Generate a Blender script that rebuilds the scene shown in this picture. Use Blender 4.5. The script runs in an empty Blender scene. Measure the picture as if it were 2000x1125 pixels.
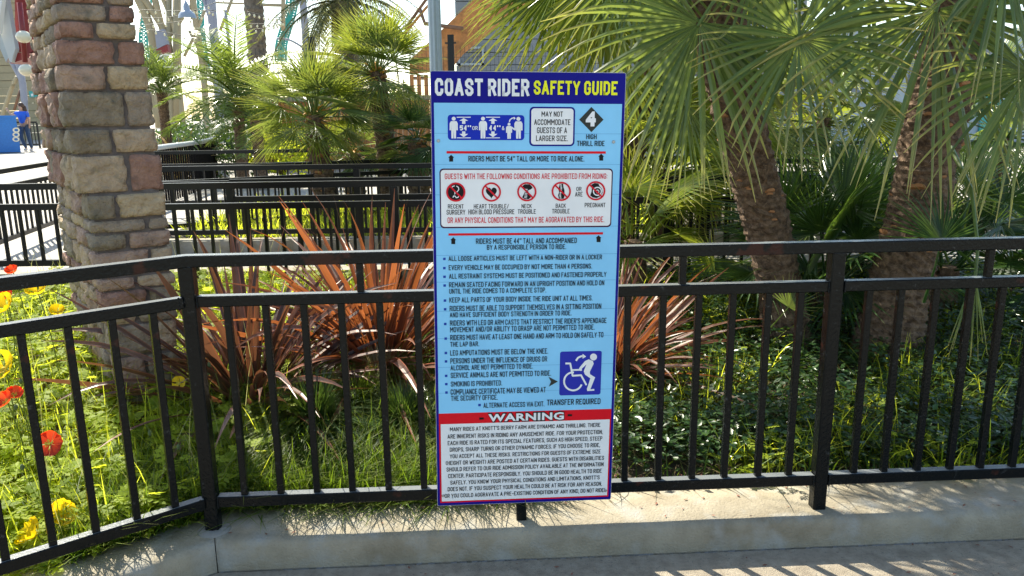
import bpy, bmesh, math, random
from mathutils import Vector, Matrix, Quaternion, noise
import numpy as np
R = random.Random(7)
rad = math.radians
sc = bpy.context.scene
col = sc.collection

# ------------------------------------------------------------------ camera
F, PITCH, ROLL, H = 1524.0, 0.22, -0.0127, 1.45
cp, sp = math.cos(PITCH), math.sin(PITCH)
cr, sr = math.cos(ROLL), math.sin(ROLL)
r0, u0, f0 = Vector((1, 0, 0)), Vector((0, sp, cp)), Vector((0, cp, -sp))
RIGHT = r0*cr + u0*sr
UP = u0*cr - r0*sr
CAM = Vector((0, 0, H))
cd = bpy.data.cameras.new('camera')
cam = bpy.data.objects.new('camera', cd)
col.objects.link(cam)
cd.sensor_width = 36.0
cd.lens = F/2000*36
cd.clip_start = 0.05
cd.clip_end = 2000
cam.matrix_world = Matrix(((RIGHT.x, UP.x, -f0.x, 0), (RIGHT.y, UP.y, -f0.y, 0), (RIGHT.z, UP.z, -f0.z, H), (0, 0, 0, 1)))
sc.camera = cam

# ------------------------------------------------------------------ light
SUN_EL, SUN_AZ = rad(48), rad(36)          # azimuth: degrees left of straight ahead
sd = Vector((-math.sin(SUN_AZ)*math.cos(SUN_EL), math.cos(SUN_AZ)*math.cos(SUN_EL), math.sin(SUN_EL)))
w = bpy.data.worlds.new("World")
sc.world = w
w.use_nodes = True
nt = w.node_tree
sky = nt.nodes.new('ShaderNodeTexSky')
sky.sky_type = 'NISHITA'
sky.sun_disc = False
sky.sun_elevation = SUN_EL
sky.sun_rotation = -SUN_AZ
sky.air_density = 1.0
sky.dust_density = 1.0
sky.ozone_density = 1.0
bg = nt.nodes['Background']
nt.links.new(sky.outputs[0], bg.inputs[0])
bg.inputs[1].default_value = 0.15
ld = bpy.data.lights.new('sun', 'SUN')
ld.energy = 5.0
ld.angle = rad(0.5)
ld.color = (1.0, 0.95, 0.86)
sun = bpy.data.objects.new('sun', ld)
col.objects.link(sun)
sun.rotation_euler = sd.to_track_quat('Z', 'Y').to_euler()
sc.view_settings.view_transform = 'Standard'
sc.view_settings.look = 'None'
sc.view_settings.gamma = 1
sc.view_settings.exposure = 1.25
sc.view_settings.use_white_balance = True
sc.view_settings.white_balance_temperature = 7000
sc.view_settings.white_balance_tint = 4
sc.view_settings.use_curve_mapping = False
sc.cycles.max_bounces = 8
sc.cycles.transparent_max_bounces = 8

# ------------------------------------------------------------------ helpers
def ray(px, py):
    a, b = (px-1000)/F, (py-562.5)/F
    return f0 + RIGHT*a - UP*b
def P(px, py, Y):
    d = ray(px, py)
    return CAM + d*(Y/d.y)
def G(px, py, z=0.0):
    d = ray(px, py)
    return CAM + d*((z-H)/d.z)
def onplane(px, py, o, n):
    d = ray(px, py)
    return CAM + d*((o-CAM).dot(n)/d.dot(n))

def mat(name, base, rough=0.6, var=0.0, scale=20, bump=0.0, bscale=60, metal=0.0, spec=0.5, col2=None, mixscale=5, detail=4,
        spots=None, emis=None, soft=0.03):
    m = bpy.data.materials.new(name)
    m.use_nodes = True
    n = m.node_tree
    L = n.links.new
    b = n.nodes['Principled BSDF']
    b.inputs['Roughness'].default_value = rough
    b.inputs['Metallic'].default_value = metal
    b.inputs['Specular IOR Level'].default_value = spec
    b.inputs['Base Color'].default_value = (*base, 1)
    tc = n.nodes.new('ShaderNodeTexCoord')
    src = None
    if col2 or var:
        t = n.nodes.new('ShaderNodeTexNoise')
        t.inputs['Scale'].default_value = mixscale if col2 else scale
        t.inputs['Detail'].default_value = detail
        t.inputs['Roughness'].default_value = 0.65
        L(tc.outputs['Object'], t.inputs['Vector'])
        c = n.nodes.new('ShaderNodeValToRGB')
        c.color_ramp.elements[0].position = 0.35
        c.color_ramp.elements[1].position = 0.65
        if col2:
            c.color_ramp.elements[0].color = (*base, 1)
            c.color_ramp.elements[1].color = (*col2, 1)
        else:
            c.color_ramp.elements[0].color = (*[x*(1-var) for x in base], 1)
            c.color_ramp.elements[1].color = (*[min(1, x*(1+var)) for x in base], 1)
        L(t.outputs[0], c.inputs[0])
        src = c.outputs[0]
        L(src, b.inputs['Base Color'])
    if spots:
        scol, sscale, thr = spots
        t = n.nodes.new('ShaderNodeTexNoise')
        t.inputs['Scale'].default_value = sscale
        t.inputs['Detail'].default_value = 6
        L(tc.outputs['Object'], t.inputs['Vector'])
        c = n.nodes.new('ShaderNodeValToRGB')
        c.color_ramp.elements[0].position = thr
        c.color_ramp.elements[1].position = thr+soft
        L(t.outputs[0], c.inputs[0])
        mx = n.nodes.new('ShaderNodeMixRGB')
        L(c.outputs[0], mx.inputs[0])
        if src: L(src, mx.inputs[1])
        else: mx.inputs[1].default_value = (*base, 1)
        mx.inputs[2].default_value = (*scol, 1)
        src = mx.outputs[0]
        L(src, b.inputs['Base Color'])
    if bump:
        t = n.nodes.new('ShaderNodeTexNoise')
        t.inputs['Scale'].default_value = bscale
        t.inputs['Detail'].default_value = 6
        L(tc.outputs['Object'], t.inputs['Vector'])
        bp = n.nodes.new('ShaderNodeBump')
        bp.inputs['Strength'].default_value = bump
        bp.inputs['Distance'].default_value = 0.022 if name == 'stone_block' else 0.01
        L(t.outputs[0], bp.inputs['Height'])
        L(bp.outputs[0], b.inputs['Normal'])
    if emis:
        b.inputs['Emission Color'].default_value = (*emis[0], 1)
        b.inputs['Emission Strength'].default_value = emis[1]
    return m

def leafmat(name, c0, c1, tip, trans, tw=0.45, rough=0.35, spec=0.5, edge=None, tipstart=0.75, varmix=0.5):
    """leaf blade: diffuse/gloss plus translucency. uv.y runs base to tip, uv.x across; per-blade random in attribute 'rnd'"""
    m = bpy.data.materials.new(name)
    m.use_nodes = True
    n = m.node_tree
    L = n.links.new
    out = n.nodes['Material Output']
    b = n.nodes['Principled BSDF']
    b.inputs['Roughness'].default_value = rough
    b.inputs['Specular IOR Level'].default_value = spec
    uv = n.nodes.new('ShaderNodeUVMap')
    sep = n.nodes.new('ShaderNodeSeparateXYZ')
    L(uv.outputs[0], sep.inputs[0])
    at = n.nodes.new('ShaderNodeAttribute')
    at.attribute_name = 'rnd'
    oi = n.nodes.new('ShaderNodeObjectInfo')
    ad = n.nodes.new('ShaderNodeMath'); ad.operation = 'MULTIPLY_ADD'
    L(oi.outputs['Random'], ad.inputs[0]); ad.inputs[1].default_value = 0.5
    L(at.outputs['Fac'], ad.inputs[2])
    md = n.nodes.new('ShaderNodeMath'); md.operation = 'FRACT'
    L(ad.outputs[0], md.inputs[0])
    mx = n.nodes.new('ShaderNodeMixRGB')
    mx.inputs[1].default_value = (*c0, 1); mx.inputs[2].default_value = (*c1, 1)
    L(md.outputs[0], mx.inputs[0])
    rp = n.nodes.new('ShaderNodeMapRange')
    L(sep.outputs['Y'], rp.inputs[0])
    rp.inputs[1].default_value = tipstart; rp.inputs[2].default_value = 1.0
    rp.inputs[3].default_value = 0.0; rp.inputs[4].default_value = 0.85
    mt = n.nodes.new('ShaderNodeMixRGB')
    L(rp.outputs[0], mt.inputs[0]); L(mx.outputs[0], mt.inputs[1]); mt.inputs[2].default_value = (*tip, 1)
    res = mt.outputs[0]
    if edge:
        em = n.nodes.new('ShaderNodeMapRange')
        ab = n.nodes.new('ShaderNodeMath'); ab.operation = 'ABSOLUTE'
        sb = n.nodes.new('ShaderNodeMath'); sb.operation = 'SUBTRACT'
        L(sep.outputs['X'], sb.inputs[0]); sb.inputs[1].default_value = 0.5
        L(sb.outputs[0], ab.inputs[0]); L(ab.outputs[0], em.inputs[0])
        em.inputs[1].default_value = 0.36; em.inputs[2].default_value = 0.44
        me = n.nodes.new('ShaderNodeMixRGB')
        L(em.outputs[0], me.inputs[0]); L(res, me.inputs[1]); me.inputs[2].default_value = (*edge, 1)
        res = me.outputs[0]
    # mottling
    tn = n.nodes.new('ShaderNodeTexNoise'); tn.inputs['Scale'].default_value = 9; tn.inputs['Detail'].default_value = 4
    tc = n.nodes.new('ShaderNodeTexCoord'); L(tc.outputs['Object'], tn.inputs['Vector'])
    tr = n.nodes.new('ShaderNodeMapRange'); L(tn.outputs[0], tr.inputs[0])
    tr.inputs[1].default_value = 0.3; tr.inputs[2].default_value = 0.7; tr.inputs[3].default_value = 0.72; tr.inputs[4].default_value = 1.2
    mm = n.nodes.new('ShaderNodeMixRGB'); mm.blend_type = 'MULTIPLY'; mm.inputs[0].default_value = 1
    L(res, mm.inputs[1]); L(tr.outputs[0], mm.inputs[2])
    L(mm.outputs[0], b.inputs['Base Color'])
    tl = n.nodes.new('ShaderNodeBsdfTranslucent')
    tm = n.nodes.new('ShaderNodeMixRGB'); tm.inputs[0].default_value = 0.5
    tm.inputs[2].default_value = (*trans, 1)
    tm2 = n.nodes.new('ShaderNodeMixRGB'); tm2.blend_type = 'MULTIPLY'; tm2.inputs[0].default_value = 0.7
    L(mm.outputs[0], tm.inputs[1])
    sc2 = n.nodes.new('ShaderNodeMapRange'); L(md.outputs[0], sc2.inputs[0]); sc2.inputs[3].default_value = 0.55; sc2.inputs[4].default_value = 1.25
    L(tm.outputs[0], tm2.inputs[1]); L(sc2.outputs[0], tm2.inputs[2])
    L(tm2.outputs[0], tl.inputs['Color'])
    ms = n.nodes.new('ShaderNodeMixShader'); ms.inputs[0].default_value = tw
    L(b.outputs[0], ms.inputs[1]); L(tl.outputs[0], ms.inputs[2])
    L(ms.outputs[0], out.inputs['Surface'])
    return m

def tag(o, label=None, cat=None, group=None, kind=None):
    if label: o['label'] = label
    if cat: o['category'] = cat
    if group: o['group'] = group
    if kind: o['kind'] = kind
    return o
def thing(name, loc, label, cat, group=None):
    o = bpy.data.objects.new(name, None)
    o.empty_display_size = 0.1
    col.objects.link(o)
    o.location = loc
    return tag(o, label, cat, group)
def put(name, me, m=None, parent=None, mw=None):
    o = bpy.data.objects.new(name, me)
    col.objects.link(o)
    if m is not None and not me.materials: me.materials.append(m)
    if mw is not None: o.matrix_basis = mw
    if parent is not None:
        o.parent = parent
        t = Matrix.Identity(4)
        q = parent
        t = Matrix.Translation(q.location) if q.parent is None else q.matrix_parent_inverse.inverted()@q.matrix_basis
        if q.parent is not None:
            t = Matrix.Translation(q.parent.location) @ q.matrix_parent_inverse @ q.matrix_basis
        o.matrix_parent_inverse = t.inverted()
    return o
def mesh(name, v, f, uv=None, rnd=None, smooth=False):
    me = bpy.data.meshes.new(name)
    me.from_pydata([tuple(x) for x in v], [], f)
    if uv is not None:
        l = me.uv_layers.new(name='UVMap')
        idx = np.empty(len(me.loops), dtype=np.int32)
        me.loops.foreach_get('vertex_index', idx)
        l.data.foreach_set('uv', np.asarray(uv, dtype=np.float32)[idx].ravel())
    if rnd is not None:
        a = me.attributes.new('rnd', 'FLOAT', 'POINT')
        a.data.foreach_set('value', np.asarray(rnd, dtype=np.float32))
    if smooth: me.polygons.foreach_set('use_smooth', [True]*len(me.polygons))
    me.update()
    return me
class MB:
    def __init__(s): s.v = []; s.f = []
    def poly(s, pts):
        i = len(s.v); s.v += [tuple(p) for p in pts]; s.f.append(tuple(range(i, i+len(pts))))
    def box(s, lo, hi):
        x0, y0, z0 = lo; x1, y1, z1 = hi
        i = len(s.v)
        s.v += [(x0,y0,z0),(x1,y0,z0),(x1,y1,z0),(x0,y1,z0),(x0,y0,z1),(x1,y0,z1),(x1,y1,z1),(x0,y1,z1)]
        s.f += [tuple(i+k for k in q) for q in ((0,3,2,1),(4,5,6,7),(0,1,5,4),(1,2,6,5),(2,3,7,6),(3,0,4,7))]
    def bar(s, a, b, w, h=None, up=(0,0,1), bev=0.0):
        a, b = Vector(a), Vector(b); h = w if h is None else h
        d = (b-a).normalized(); up = Vector(up)
        if abs(d.dot(up)) > 0.99: up = Vector((0,1,0))
        x = d.cross(up).normalized(); y = x.cross(d).normalized()
        hw, hh = w/2, h/2
        if bev: pr = [(-hw+bev,-hh),(hw-bev,-hh),(hw,-hh+bev),(hw,hh-bev),(hw-bev,hh),(-hw+bev,hh),(-hw,hh-bev),(-hw,-hh+bev)]
        else: pr = [(-hw,-hh),(hw,-hh),(hw,hh),(-hw,hh)]
        n = len(pr); i = len(s.v)
        for p in (a, b):
            s.v += [tuple(p + x*q[0] + y*q[1]) for q in pr]
        for k in range(n): s.f.append((i+k, i+(k+1)%n, i+n+(k+1)%n, i+n+k))
        s.f.append(tuple(i+k for k in reversed(range(n)))); s.f.append(tuple(i+n+k for k in range(n)))
    def tube(s, pts, rs, n=8, cap=True):
        pts = [Vector(p) for p in pts]
        if not hasattr(rs, '__len__'): rs = [rs]*len(pts)
        i0 = len(s.v); ref = Vector((0.31, 0.2, 0.93)).normalized()
        for k, p in enumerate(pts):
            d = (pts[min(k+1, len(pts)-1)] - pts[max(k-1, 0)]).normalized()
            if abs(d.dot(ref)) > 0.95: r_ = Vector((1, 0, 0))
            else: r_ = ref
            x = d.cross(r_).normalized(); y = d.cross(x)
            for j in range(n):
                a = 2*math.pi*j/n
                s.v.append(tuple(p + (x*math.cos(a)+y*math.sin(a))*rs[k]))
        for k in range(len(pts)-1):
            for j in range(n):
                a = i0+k*n+j; b = i0+k*n+(j+1)%n
                s.f.append((a, b, b+n, a+n))
        if cap:
            s.f.append(tuple(i0+j for j in reversed(range(n)))); s.f.append(tuple(i0+(len(pts)-1)*n+j for j in range(n)))
    def sphere(s, c, r, n=10, m=6, sq=(1,1,1)):
        i = len(s.v); c = Vector(c)
        for a in range(m+1):
            th = math.pi*a/m
            for b in range(n):
                ph = 2*math.pi*b/n
                s.v.append((c.x+r*sq[0]*math.sin(th)*math.cos(ph), c.y+r*sq[1]*math.sin(th)*math.sin(ph), c.z+r*sq[2]*math.cos(th)))
        for a in range(m):
            for b in range(n):
                s.f.append((i+a*n+b, i+(a+1)*n+b, i+(a+1)*n+(b+1)%n, i+a*n+(b+1)%n))
    def lathe(s, c, prof, n=16):
        i = len(s.v); c = Vector(c)
        for (r, z) in prof:
            for b in range(n):
                ph = 2*math.pi*b/n
                s.v.append((c.x+r*math.cos(ph), c.y+r*math.sin(ph), c.z+z))
        for a in range(len(prof)-1):
            for b in range(n):
                s.f.append((i+a*n+b, i+a*n+(b+1)%n, i+(a+1)*n+(b+1)%n, i+(a+1)*n+b))
    def build(s, name, m, parent=None, smooth=False):
        me = mesh(name, s.v, s.f, smooth=smooth)
        return put(name, me, m, parent)

# ------------------------------------------------------------------ materials
M = {}
M['black'] = mat('black_metal_paint', (0.004,0.0055,0.0065), 0.27, bump=0.2, bscale=110, spots=((0.035,0.012,0.009), 6, 0.63), spec=0.17)
M['black2'] = mat('black_fence_paint', (0.006,0.006,0.007), 0.35, spec=0.3)
M['railgrey'] = mat('galvanised_rail', (0.35,0.37,0.38), 0.35, metal=0.6)
M['conc'] = mat('curb_concrete', (0.20,0.165,0.115), 0.85, col2=(0.33,0.285,0.215), mixscale=5, detail=12, bump=0.5, bscale=120, spots=((0.30,0.285,0.255), 9, 0.50), soft=0.2)
M['pave'] = mat('pavement_concrete', (0.245,0.20,0.15), 0.9, col2=(0.36,0.305,0.235), mixscale=22, bump=0.8, bscale=260, spots=((0.15,0.135,0.115), 90, 0.60), soft=0.1)
def scuff_glint(m, scuff=(0.11,0.115,0.12), top=(0.15,0.16,0.165)):
    n = m.node_tree; L = n.links.new; b = n.nodes['Principled BSDF']
    src = b.inputs['Base Color'].links[0].from_socket if b.inputs['Base Color'].links else None
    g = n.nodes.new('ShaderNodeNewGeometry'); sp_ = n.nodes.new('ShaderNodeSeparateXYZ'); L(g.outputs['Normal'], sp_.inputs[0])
    tc = n.nodes.new('ShaderNodeTexCoord')
    t = n.nodes.new('ShaderNodeTexNoise'); t.inputs['Scale'].default_value = 34; t.inputs['Detail'].default_value = 8; t.inputs['Roughness'].default_value = 0.75
    L(g.outputs['Position'], t.inputs['Vector'])
    r1 = n.nodes.new('ShaderNodeMapRange'); L(t.outputs[0], r1.inputs[0]); r1.inputs[1].default_value = 0.60; r1.inputs[2].default_value = 0.72; r1.inputs[4].default_value = 0.55
    m1 = n.nodes.new('ShaderNodeMixRGB'); L(r1.outputs[0], m1.inputs[0]); L(src, m1.inputs[1]); m1.inputs[2].default_value = (*scuff, 1)
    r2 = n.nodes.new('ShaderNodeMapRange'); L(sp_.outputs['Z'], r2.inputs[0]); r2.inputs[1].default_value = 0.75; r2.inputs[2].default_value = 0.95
    m2 = n.nodes.new('ShaderNodeMixRGB'); L(r2.outputs[0], m2.inputs[0]); L(m1.outputs[0], m2.inputs[1]); m2.inputs[2].default_value = (*top, 1)  # sun glint on the rail tops, painted into the colour of upward faces
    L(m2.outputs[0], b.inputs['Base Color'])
scuff_glint(M['black'])
M['palerail'] = mat('pale_rail_paint', (0.5,0.52,0.53), 0.4)
M['picket'] = mat('flat_black_picket', (0.008,0.007,0.007), 0.9, spec=0.1)
M['gap'] = mat('joint_dirt', (0.03,0.026,0.02), 0.95, bump=1, bscale=150)
M['chip'] = mat('loose_mortar', (0.22,0.21,0.2), 0.95, bump=0.6)
M['plaza'] = mat('plaza_concrete', (0.30,0.27,0.235), 0.85, col2=(0.38,0.345,0.30), mixscale=2, bump=0.3)
M['soil'] = mat('bed_soil', (0.035,0.024,0.015), 0.95, col2=(0.07,0.05,0.03), mixscale=20, bump=1.0, bscale=60)
M['mortar'] = mat('mortar', (0.125,0.098,0.088), 0.95, bump=0.6, bscale=90, var=0.2)
M['orange'] = mat('orange_stained_wood', (0.50,0.20,0.055), 0.6, var=0.25, scale=8, bump=0.3)
M['orange2'] = mat('brown_wood_rail', (0.20,0.10,0.055), 0.6, var=0.2)
M['greywall'] = mat('grey_siding', (0.22,0.235,0.25), 0.7, var=0.1)
M['cream'] = mat('cream_steel', (0.34,0.275,0.165), 0.6, var=0.06, scale=2)
M['lav'] = mat('lavender_steel', (0.25,0.26,0.32), 0.6, var=0.06, scale=2)
M['teal'] = mat('teal_steel', (0.04,0.34,0.31), 0.45)
M['red'] = mat('dark_red_paint', (0.22,0.018,0.018), 0.45, var=0.15)
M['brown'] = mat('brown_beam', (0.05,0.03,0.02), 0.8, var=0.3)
M['globe'] = mat('globe_glass', (0.75,0.68,0.52), 0.25)
M['white'] = mat('white_paint', (0.75,0.75,0.73), 0.5)
M['blue'] = mat('blue_kiosk_paint', (0.015,0.16,0.50), 0.4, var=0.1)
M['bluepole'] = mat('pale_blue_steel', (0.36,0.42,0.46), 0.45, var=0.05)
M['skin'] = mat('skin', (0.50,0.28,0.18), 0.5)
M['shirt'] = mat('blue_shirt', (0.02,0.12,0.62), 0.8)
M['jeans'] = mat('jeans', (0.04,0.07,0.13), 0.85, var=0.2)
M['hair'] = mat('brown_hair', (0.06,0.025,0.012), 0.5)
M['shoe'] = mat('pale_shoes', (0.6,0.58,0.56), 0.6)
M['bulb'] = mat('warm_bulb', (0.8,0.7,0.45), 0.3)
M['wire'] = mat('dark_wire', (0.03,0.03,0.03), 0.6)
M['lampgrey'] = mat('lamp_enamel', (0.28,0.32,0.40), 0.35)
M['bulbon'] = mat('lit_bulb', (0.9,0.8,0.5), 0.3, emis=((1,0.75,0.35), 2.5))
M['trunk'] = mat('palm_trunk_fibre', (0.052,0.027,0.014), 0.95, col2=(0.20,0.125,0.078), mixscale=30, bump=1.0, bscale=90)
M['trunkgrey'] = mat('tall_palm_bark', (0.11,0.085,0.065), 0.95, col2=(0.2,0.165,0.13), mixscale=10, bump=1.0, bscale=20)
M['stub'] = mat('cut_leaf_stub', (0.34,0.15,0.06), 0.8, var=0.4, scale=60)
M['fibre'] = mat('palm_fibre', (0.20,0.125,0.075), 0.95, var=0.5)
M['orangefl'] = mat('orange_flower_stalk', (0.55,0.26,0.03), 0.7, var=0.3)
M['grass'] = leafmat('grass_blade', (0.022,0.07,0.008), (0.075,0.155,0.012), (0.20,0.20,0.04), (0.30,0.44,0.02), 0.42, rough=0.5, spec=0.25, tipstart=0.6)
M['drygrass'] = leafmat('dry_grass', (0.20,0.14,0.06), (0.30,0.24,0.12), (0.35,0.28,0.16), (0.4,0.3,0.12), 0.35)
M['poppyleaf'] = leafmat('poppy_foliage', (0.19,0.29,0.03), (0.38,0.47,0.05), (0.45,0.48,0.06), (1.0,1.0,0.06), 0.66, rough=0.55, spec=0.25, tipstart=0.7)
M['drystem'] = leafmat('pale_stem', (0.28,0.30,0.10), (0.36,0.32,0.14), (0.34,0.28,0.12), (0.7,0.7,0.25), 0.4, rough=0.5)
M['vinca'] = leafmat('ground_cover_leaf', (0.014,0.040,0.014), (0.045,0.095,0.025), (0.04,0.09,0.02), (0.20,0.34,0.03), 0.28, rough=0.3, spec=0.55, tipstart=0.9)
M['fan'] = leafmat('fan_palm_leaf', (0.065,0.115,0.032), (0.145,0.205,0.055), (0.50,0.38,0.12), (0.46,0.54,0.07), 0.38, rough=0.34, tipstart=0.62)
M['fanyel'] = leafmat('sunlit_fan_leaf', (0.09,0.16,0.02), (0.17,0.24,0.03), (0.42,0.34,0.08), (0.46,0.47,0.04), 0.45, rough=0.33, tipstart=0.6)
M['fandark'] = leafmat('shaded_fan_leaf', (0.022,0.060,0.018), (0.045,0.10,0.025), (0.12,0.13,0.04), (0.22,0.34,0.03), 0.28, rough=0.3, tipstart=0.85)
M['feather'] = leafmat('feather_palm_leaf', (0.06,0.11,0.025), (0.15,0.21,0.045), (0.28,0.26,0.06), (0.36,0.44,0.05), 0.42, rough=0.28, tipstart=0.75)
M['farfeather'] = leafmat('date_palm_leaf', (0.07,0.10,0.04), (0.13,0.15,0.06), (0.26,0.2,0.08), (0.4,0.38,0.08), 0.4, rough=0.4, tipstart=0.6)
M['phorm'] = leafmat('bronze_flax_leaf', (0.075,0.035,0.028), (0.17,0.075,0.045), (0.28,0.11,0.055), (0.62,0.17,0.03), 0.34, rough=0.42, edge=(0.36,0.10,0.05), tipstart=0.7)
M['phormd'] = leafmat('brown_flax_leaf', (0.045,0.028,0.025), (0.13,0.068,0.048), (0.22,0.10,0.06), (0.42,0.15,0.05), 0.2, rough=0.4, edge=(0.26,0.085,0.05), tipstart=0.75)
M['yelstrap'] = leafmat('variegated_strap_leaf', (0.30,0.26,0.08), (0.36,0.16,0.07), (0.4,0.3,0.1), (0.6,0.45,0.1), 0.35)
M['stem'] = leafmat('poppy_stem', (0.10,0.17,0.03), (0.20,0.22,0.05), (0.2,0.2,0.05), (0.4,0.5,0.08), 0.3)
M['petred'] = leafmat('red_petal', (0.72,0.035,0.012), (0.85,0.08,0.02), (0.85,0.1,0.02), (0.95,0.09,0.02), 0.5, rough=0.6)
M['petyel'] = leafmat('yellow_petal', (0.80,0.50,0.01), (0.85,0.60,0.02), (0.9,0.65,0.02), (0.98,0.66,0.02), 0.5, rough=0.6)
M['podc'] = mat('poppy_centre', (0.62,0.48,0.05), 0.7, var=0.3, scale=200)
M['bud'] = mat('poppy_bud', (0.10,0.13,0.05), 0.8, var=0.3, scale=100)
M['bark'] = mat('dry_leaf_litter', (0.20,0.08,0.05), 0.8, var=0.3)

# ------------------------------------------------------------------ fence line and terrain
YAW, D = 0.051, 2.424
FD = Vector((math.cos(YAW), math.sin(YAW), 0))
FN = Vector((math.sin(YAW), -math.cos(YAW), 0))       # towards the camera
def fx(px, py, off=0.0):                                # point on the vertical fence plane
    return onplane(px, py, Vector((0, D, 0)) + FN*off, FN)
ZT, ZTB, ZS, ZSB, ZBT, ZB, ZC = 1.037, 1.000, 0.908, 0.873, 0.230, 0.192, 0.103
A = fx(362, 497); A.z = 0
Bp = fx(1636, 478); Bp.z = 0
Lp = G(0, 541, ZT); Lp.z = 0
LDir = (Lp - A).normalized()
LN = Vector((-LDir.y, LDir.x, 0)); LN = LN if LN.dot(Vector((0.3, -1, 0))) > 0 else -LN
Lend = A + LDir*2.2
Rend = A + FD*6.0
def fence_y(x):                                         # y of fence line at x
    if x > A.x: return D + (x)*math.tan(YAW)
    return A.y + (x-A.x)*LDir.y/LDir.x
def gz(x, y):
    f = fence_y(x)
    t = max(0.0, min(1.0, (y-f-0.15)/2.6))
    return 0.07 + 0.20*t + 0.02*noise.noise(Vector((x*1.7, y*1.7, 0)))

def sheet(name, fn, xs, ys, m, **k):
    v = [(x, y, fn(x, y)) for y in ys for x in xs]
    n = len(xs)
    f = [(j*n+i, j*n+i+1, (j+1)*n+i+1, (j+1)*n+i) for j in range(len(ys)-1) for i in range(n-1)]
    o = put(name, mesh(name, v, f, smooth=True), m)
    tag(o, kind='structure')
    return o
# pavement in front (camera side), big sheet, with the kerb joint left open
pav = MB()
def lineoff(off, tR=60, tL=40):
    # offset polyline of the kerb, off towards camera
    a = A + FN*off; l = A + LN*off
    # intersect the two offset lines
    # a + FD*s = l + LDir*t
    det = FD.x*(-LDir.y) - (-LDir.x)*FD.y
    dx, dy = l.x-a.x, l.y-a.y
    s = (dx*(-LDir.y) - (-LDir.x)*dy)/det
    c = a + FD*s
    return [c + LDir*tL, c, c + FD*tR]
o_ = lineoff(0.092)
pav.poly([(o_[0].x, o_[0].y, 0), (o_[1].x, o_[1].y, 0), (o_[1].x, -40, 0), (-60, -40, 0)][::-1])
pav.poly([(o_[1].x, o_[1].y, 0), (o_[2].x, o_[2].y, 0), (60, -40, 0), (o_[1].x, -40, 0)][::-1])
o = pav.build('pavement', M['pave']); tag(o, kind='structure')
g = MB()
for (q0, q1) in ((lineoff(0.075), lineoff(0.1)),):
    for k in (0, 1):
        g.poly([(q0[k].x, q0[k].y, -0.012), (q0[k+1].x, q0[k+1].y, -0.012), (q1[k+1].x, q1[k+1].y, -0.012), (q1[k].x, q1[k].y, -0.012)])
o = g.build('pavement_joint', M['gap']); tag(o, kind='structure')
ch = MB()
rr = random.Random(3)
q0, q1 = lineoff(0.080), lineoff(0.093)
for k in range(420):
    t = rr.uniform(0.0, 3.2) if k < 330 else rr.uniform(-1.2, 0)
    base = (q0[1].lerp(q1[1], rr.random()))
    p = base + (FD*t if t > 0 else LDir*(-t))
    s = rr.uniform(0.002, 0.008)
    ch.bar(p+Vector((0,0,-0.008)), p+FD*s*rr.uniform(1, 4)+Vector((0, 0, -0.006)), s, s)
o = ch.build('joint_rubble', M['chip']); tag(o, kind='stuff', label='crumbled grey mortar bits in the joint along the kerb', cat='rubble')

# kerb: rounded profile swept along both segments
def kerb(name, offs_front, ends, up, path, joint=0.003, seg=60):
    pass
prof = [(0.078, -0.03), (0.078, 0.05), (0.0765, 0.080), (0.070, 0.093), (0.058, 0.1005), (0.040, ZC), (-0.06, ZC+0.001), (-0.165, ZC+0.001), (-0.175, 0.0)]
def sweep(name, side, t0, t1, n):
    v = []; f = []
    m_ = len(prof)
    for k in range(n+1):
        t = t0 + (t1-t0)*k/n
        for (off, z) in prof:
            ln = lineoff(off)
            p = ln[1] + (FD if side > 0 else LDir)*t
            w_ = noise.noise(Vector((p.x*9, p.y*9, z*20)))*0.0022 + noise.noise(Vector((p.x*2, p.y*2, z*5)))*0.003
            nn = (FN if side > 0 else LN)
            q = p + nn*(w_ if z > 0 else 0)
            v.append((q.x, q.y, z + (w_*0.5 if z > 0.08 else 0)))
    for k in range(n):
        for j in range(m_-1):
            a = k*m_+j
            q = (a, a+1, a+1+m_, a+m_)
            f.append(q if side < 0 else q[::-1])
    f.append(tuple(range(m_))); f.append(tuple(n*m_+j for j in range(m_)))
    o = put(name, mesh(name, v, f, smooth=True), M['conc']); tag(o, kind='structure')
    return o
sweep('kerb', 1, 0.002, 6.0, 260)
sweep('kerb', -1, 0.002, 2.5, 90)
# bed soil
xs = [-5+0.12*i for i in range(0, 109)]
v = []; f = []
NX = len(xs); NY = 26
for j in range(NY+1):
    for x in xs:
        y = fence_y(x)+0.12 + (5.42-(fence_y(x)+0.12))*j/NY
        v.append((x, y, gz(x, y)))
f = [(j*NX+i, j*NX+i+1, (j+1)*NX+i+1, (j+1)*NX+i) for j in range(NY) for i in range(NX-1)]
o = put('planting_bed', mesh('planting_bed', v, f, smooth=True), M['soil']); tag(o, kind='structure')
# far ground
o = sheet('plaza', lambda x, y: 0.25 + max(0, min(1, (y-7)/23))*0.10, [-400,-60,-30,-15,-8,-4,0,4,8,15,30,60,400], [5.4,6,7,10,15,20,30,60,900], M['plaza'])
# kerb behind the bed (B) and second kerb with grass strip (A2)
def boxthing(name, lo, hi, m, kind='structure'):
    b = MB(); b.box(lo, hi); o = b.build(name, m); tag(o, kind=kind); return o
o = boxthing('rear_kerb', (-4.2, 5.42, 0.0), (7.9, 5.57, 0.385), M['conc'])
o = boxthing('far_kerb', (-3.3, 6.80, 0.1), (7.9, 6.98, 0.386), M['conc'])
o = boxthing('far_bed', (-3.3, 6.981, 0.1), (7.9, 9.6, 0.365), M['soil'])

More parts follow.
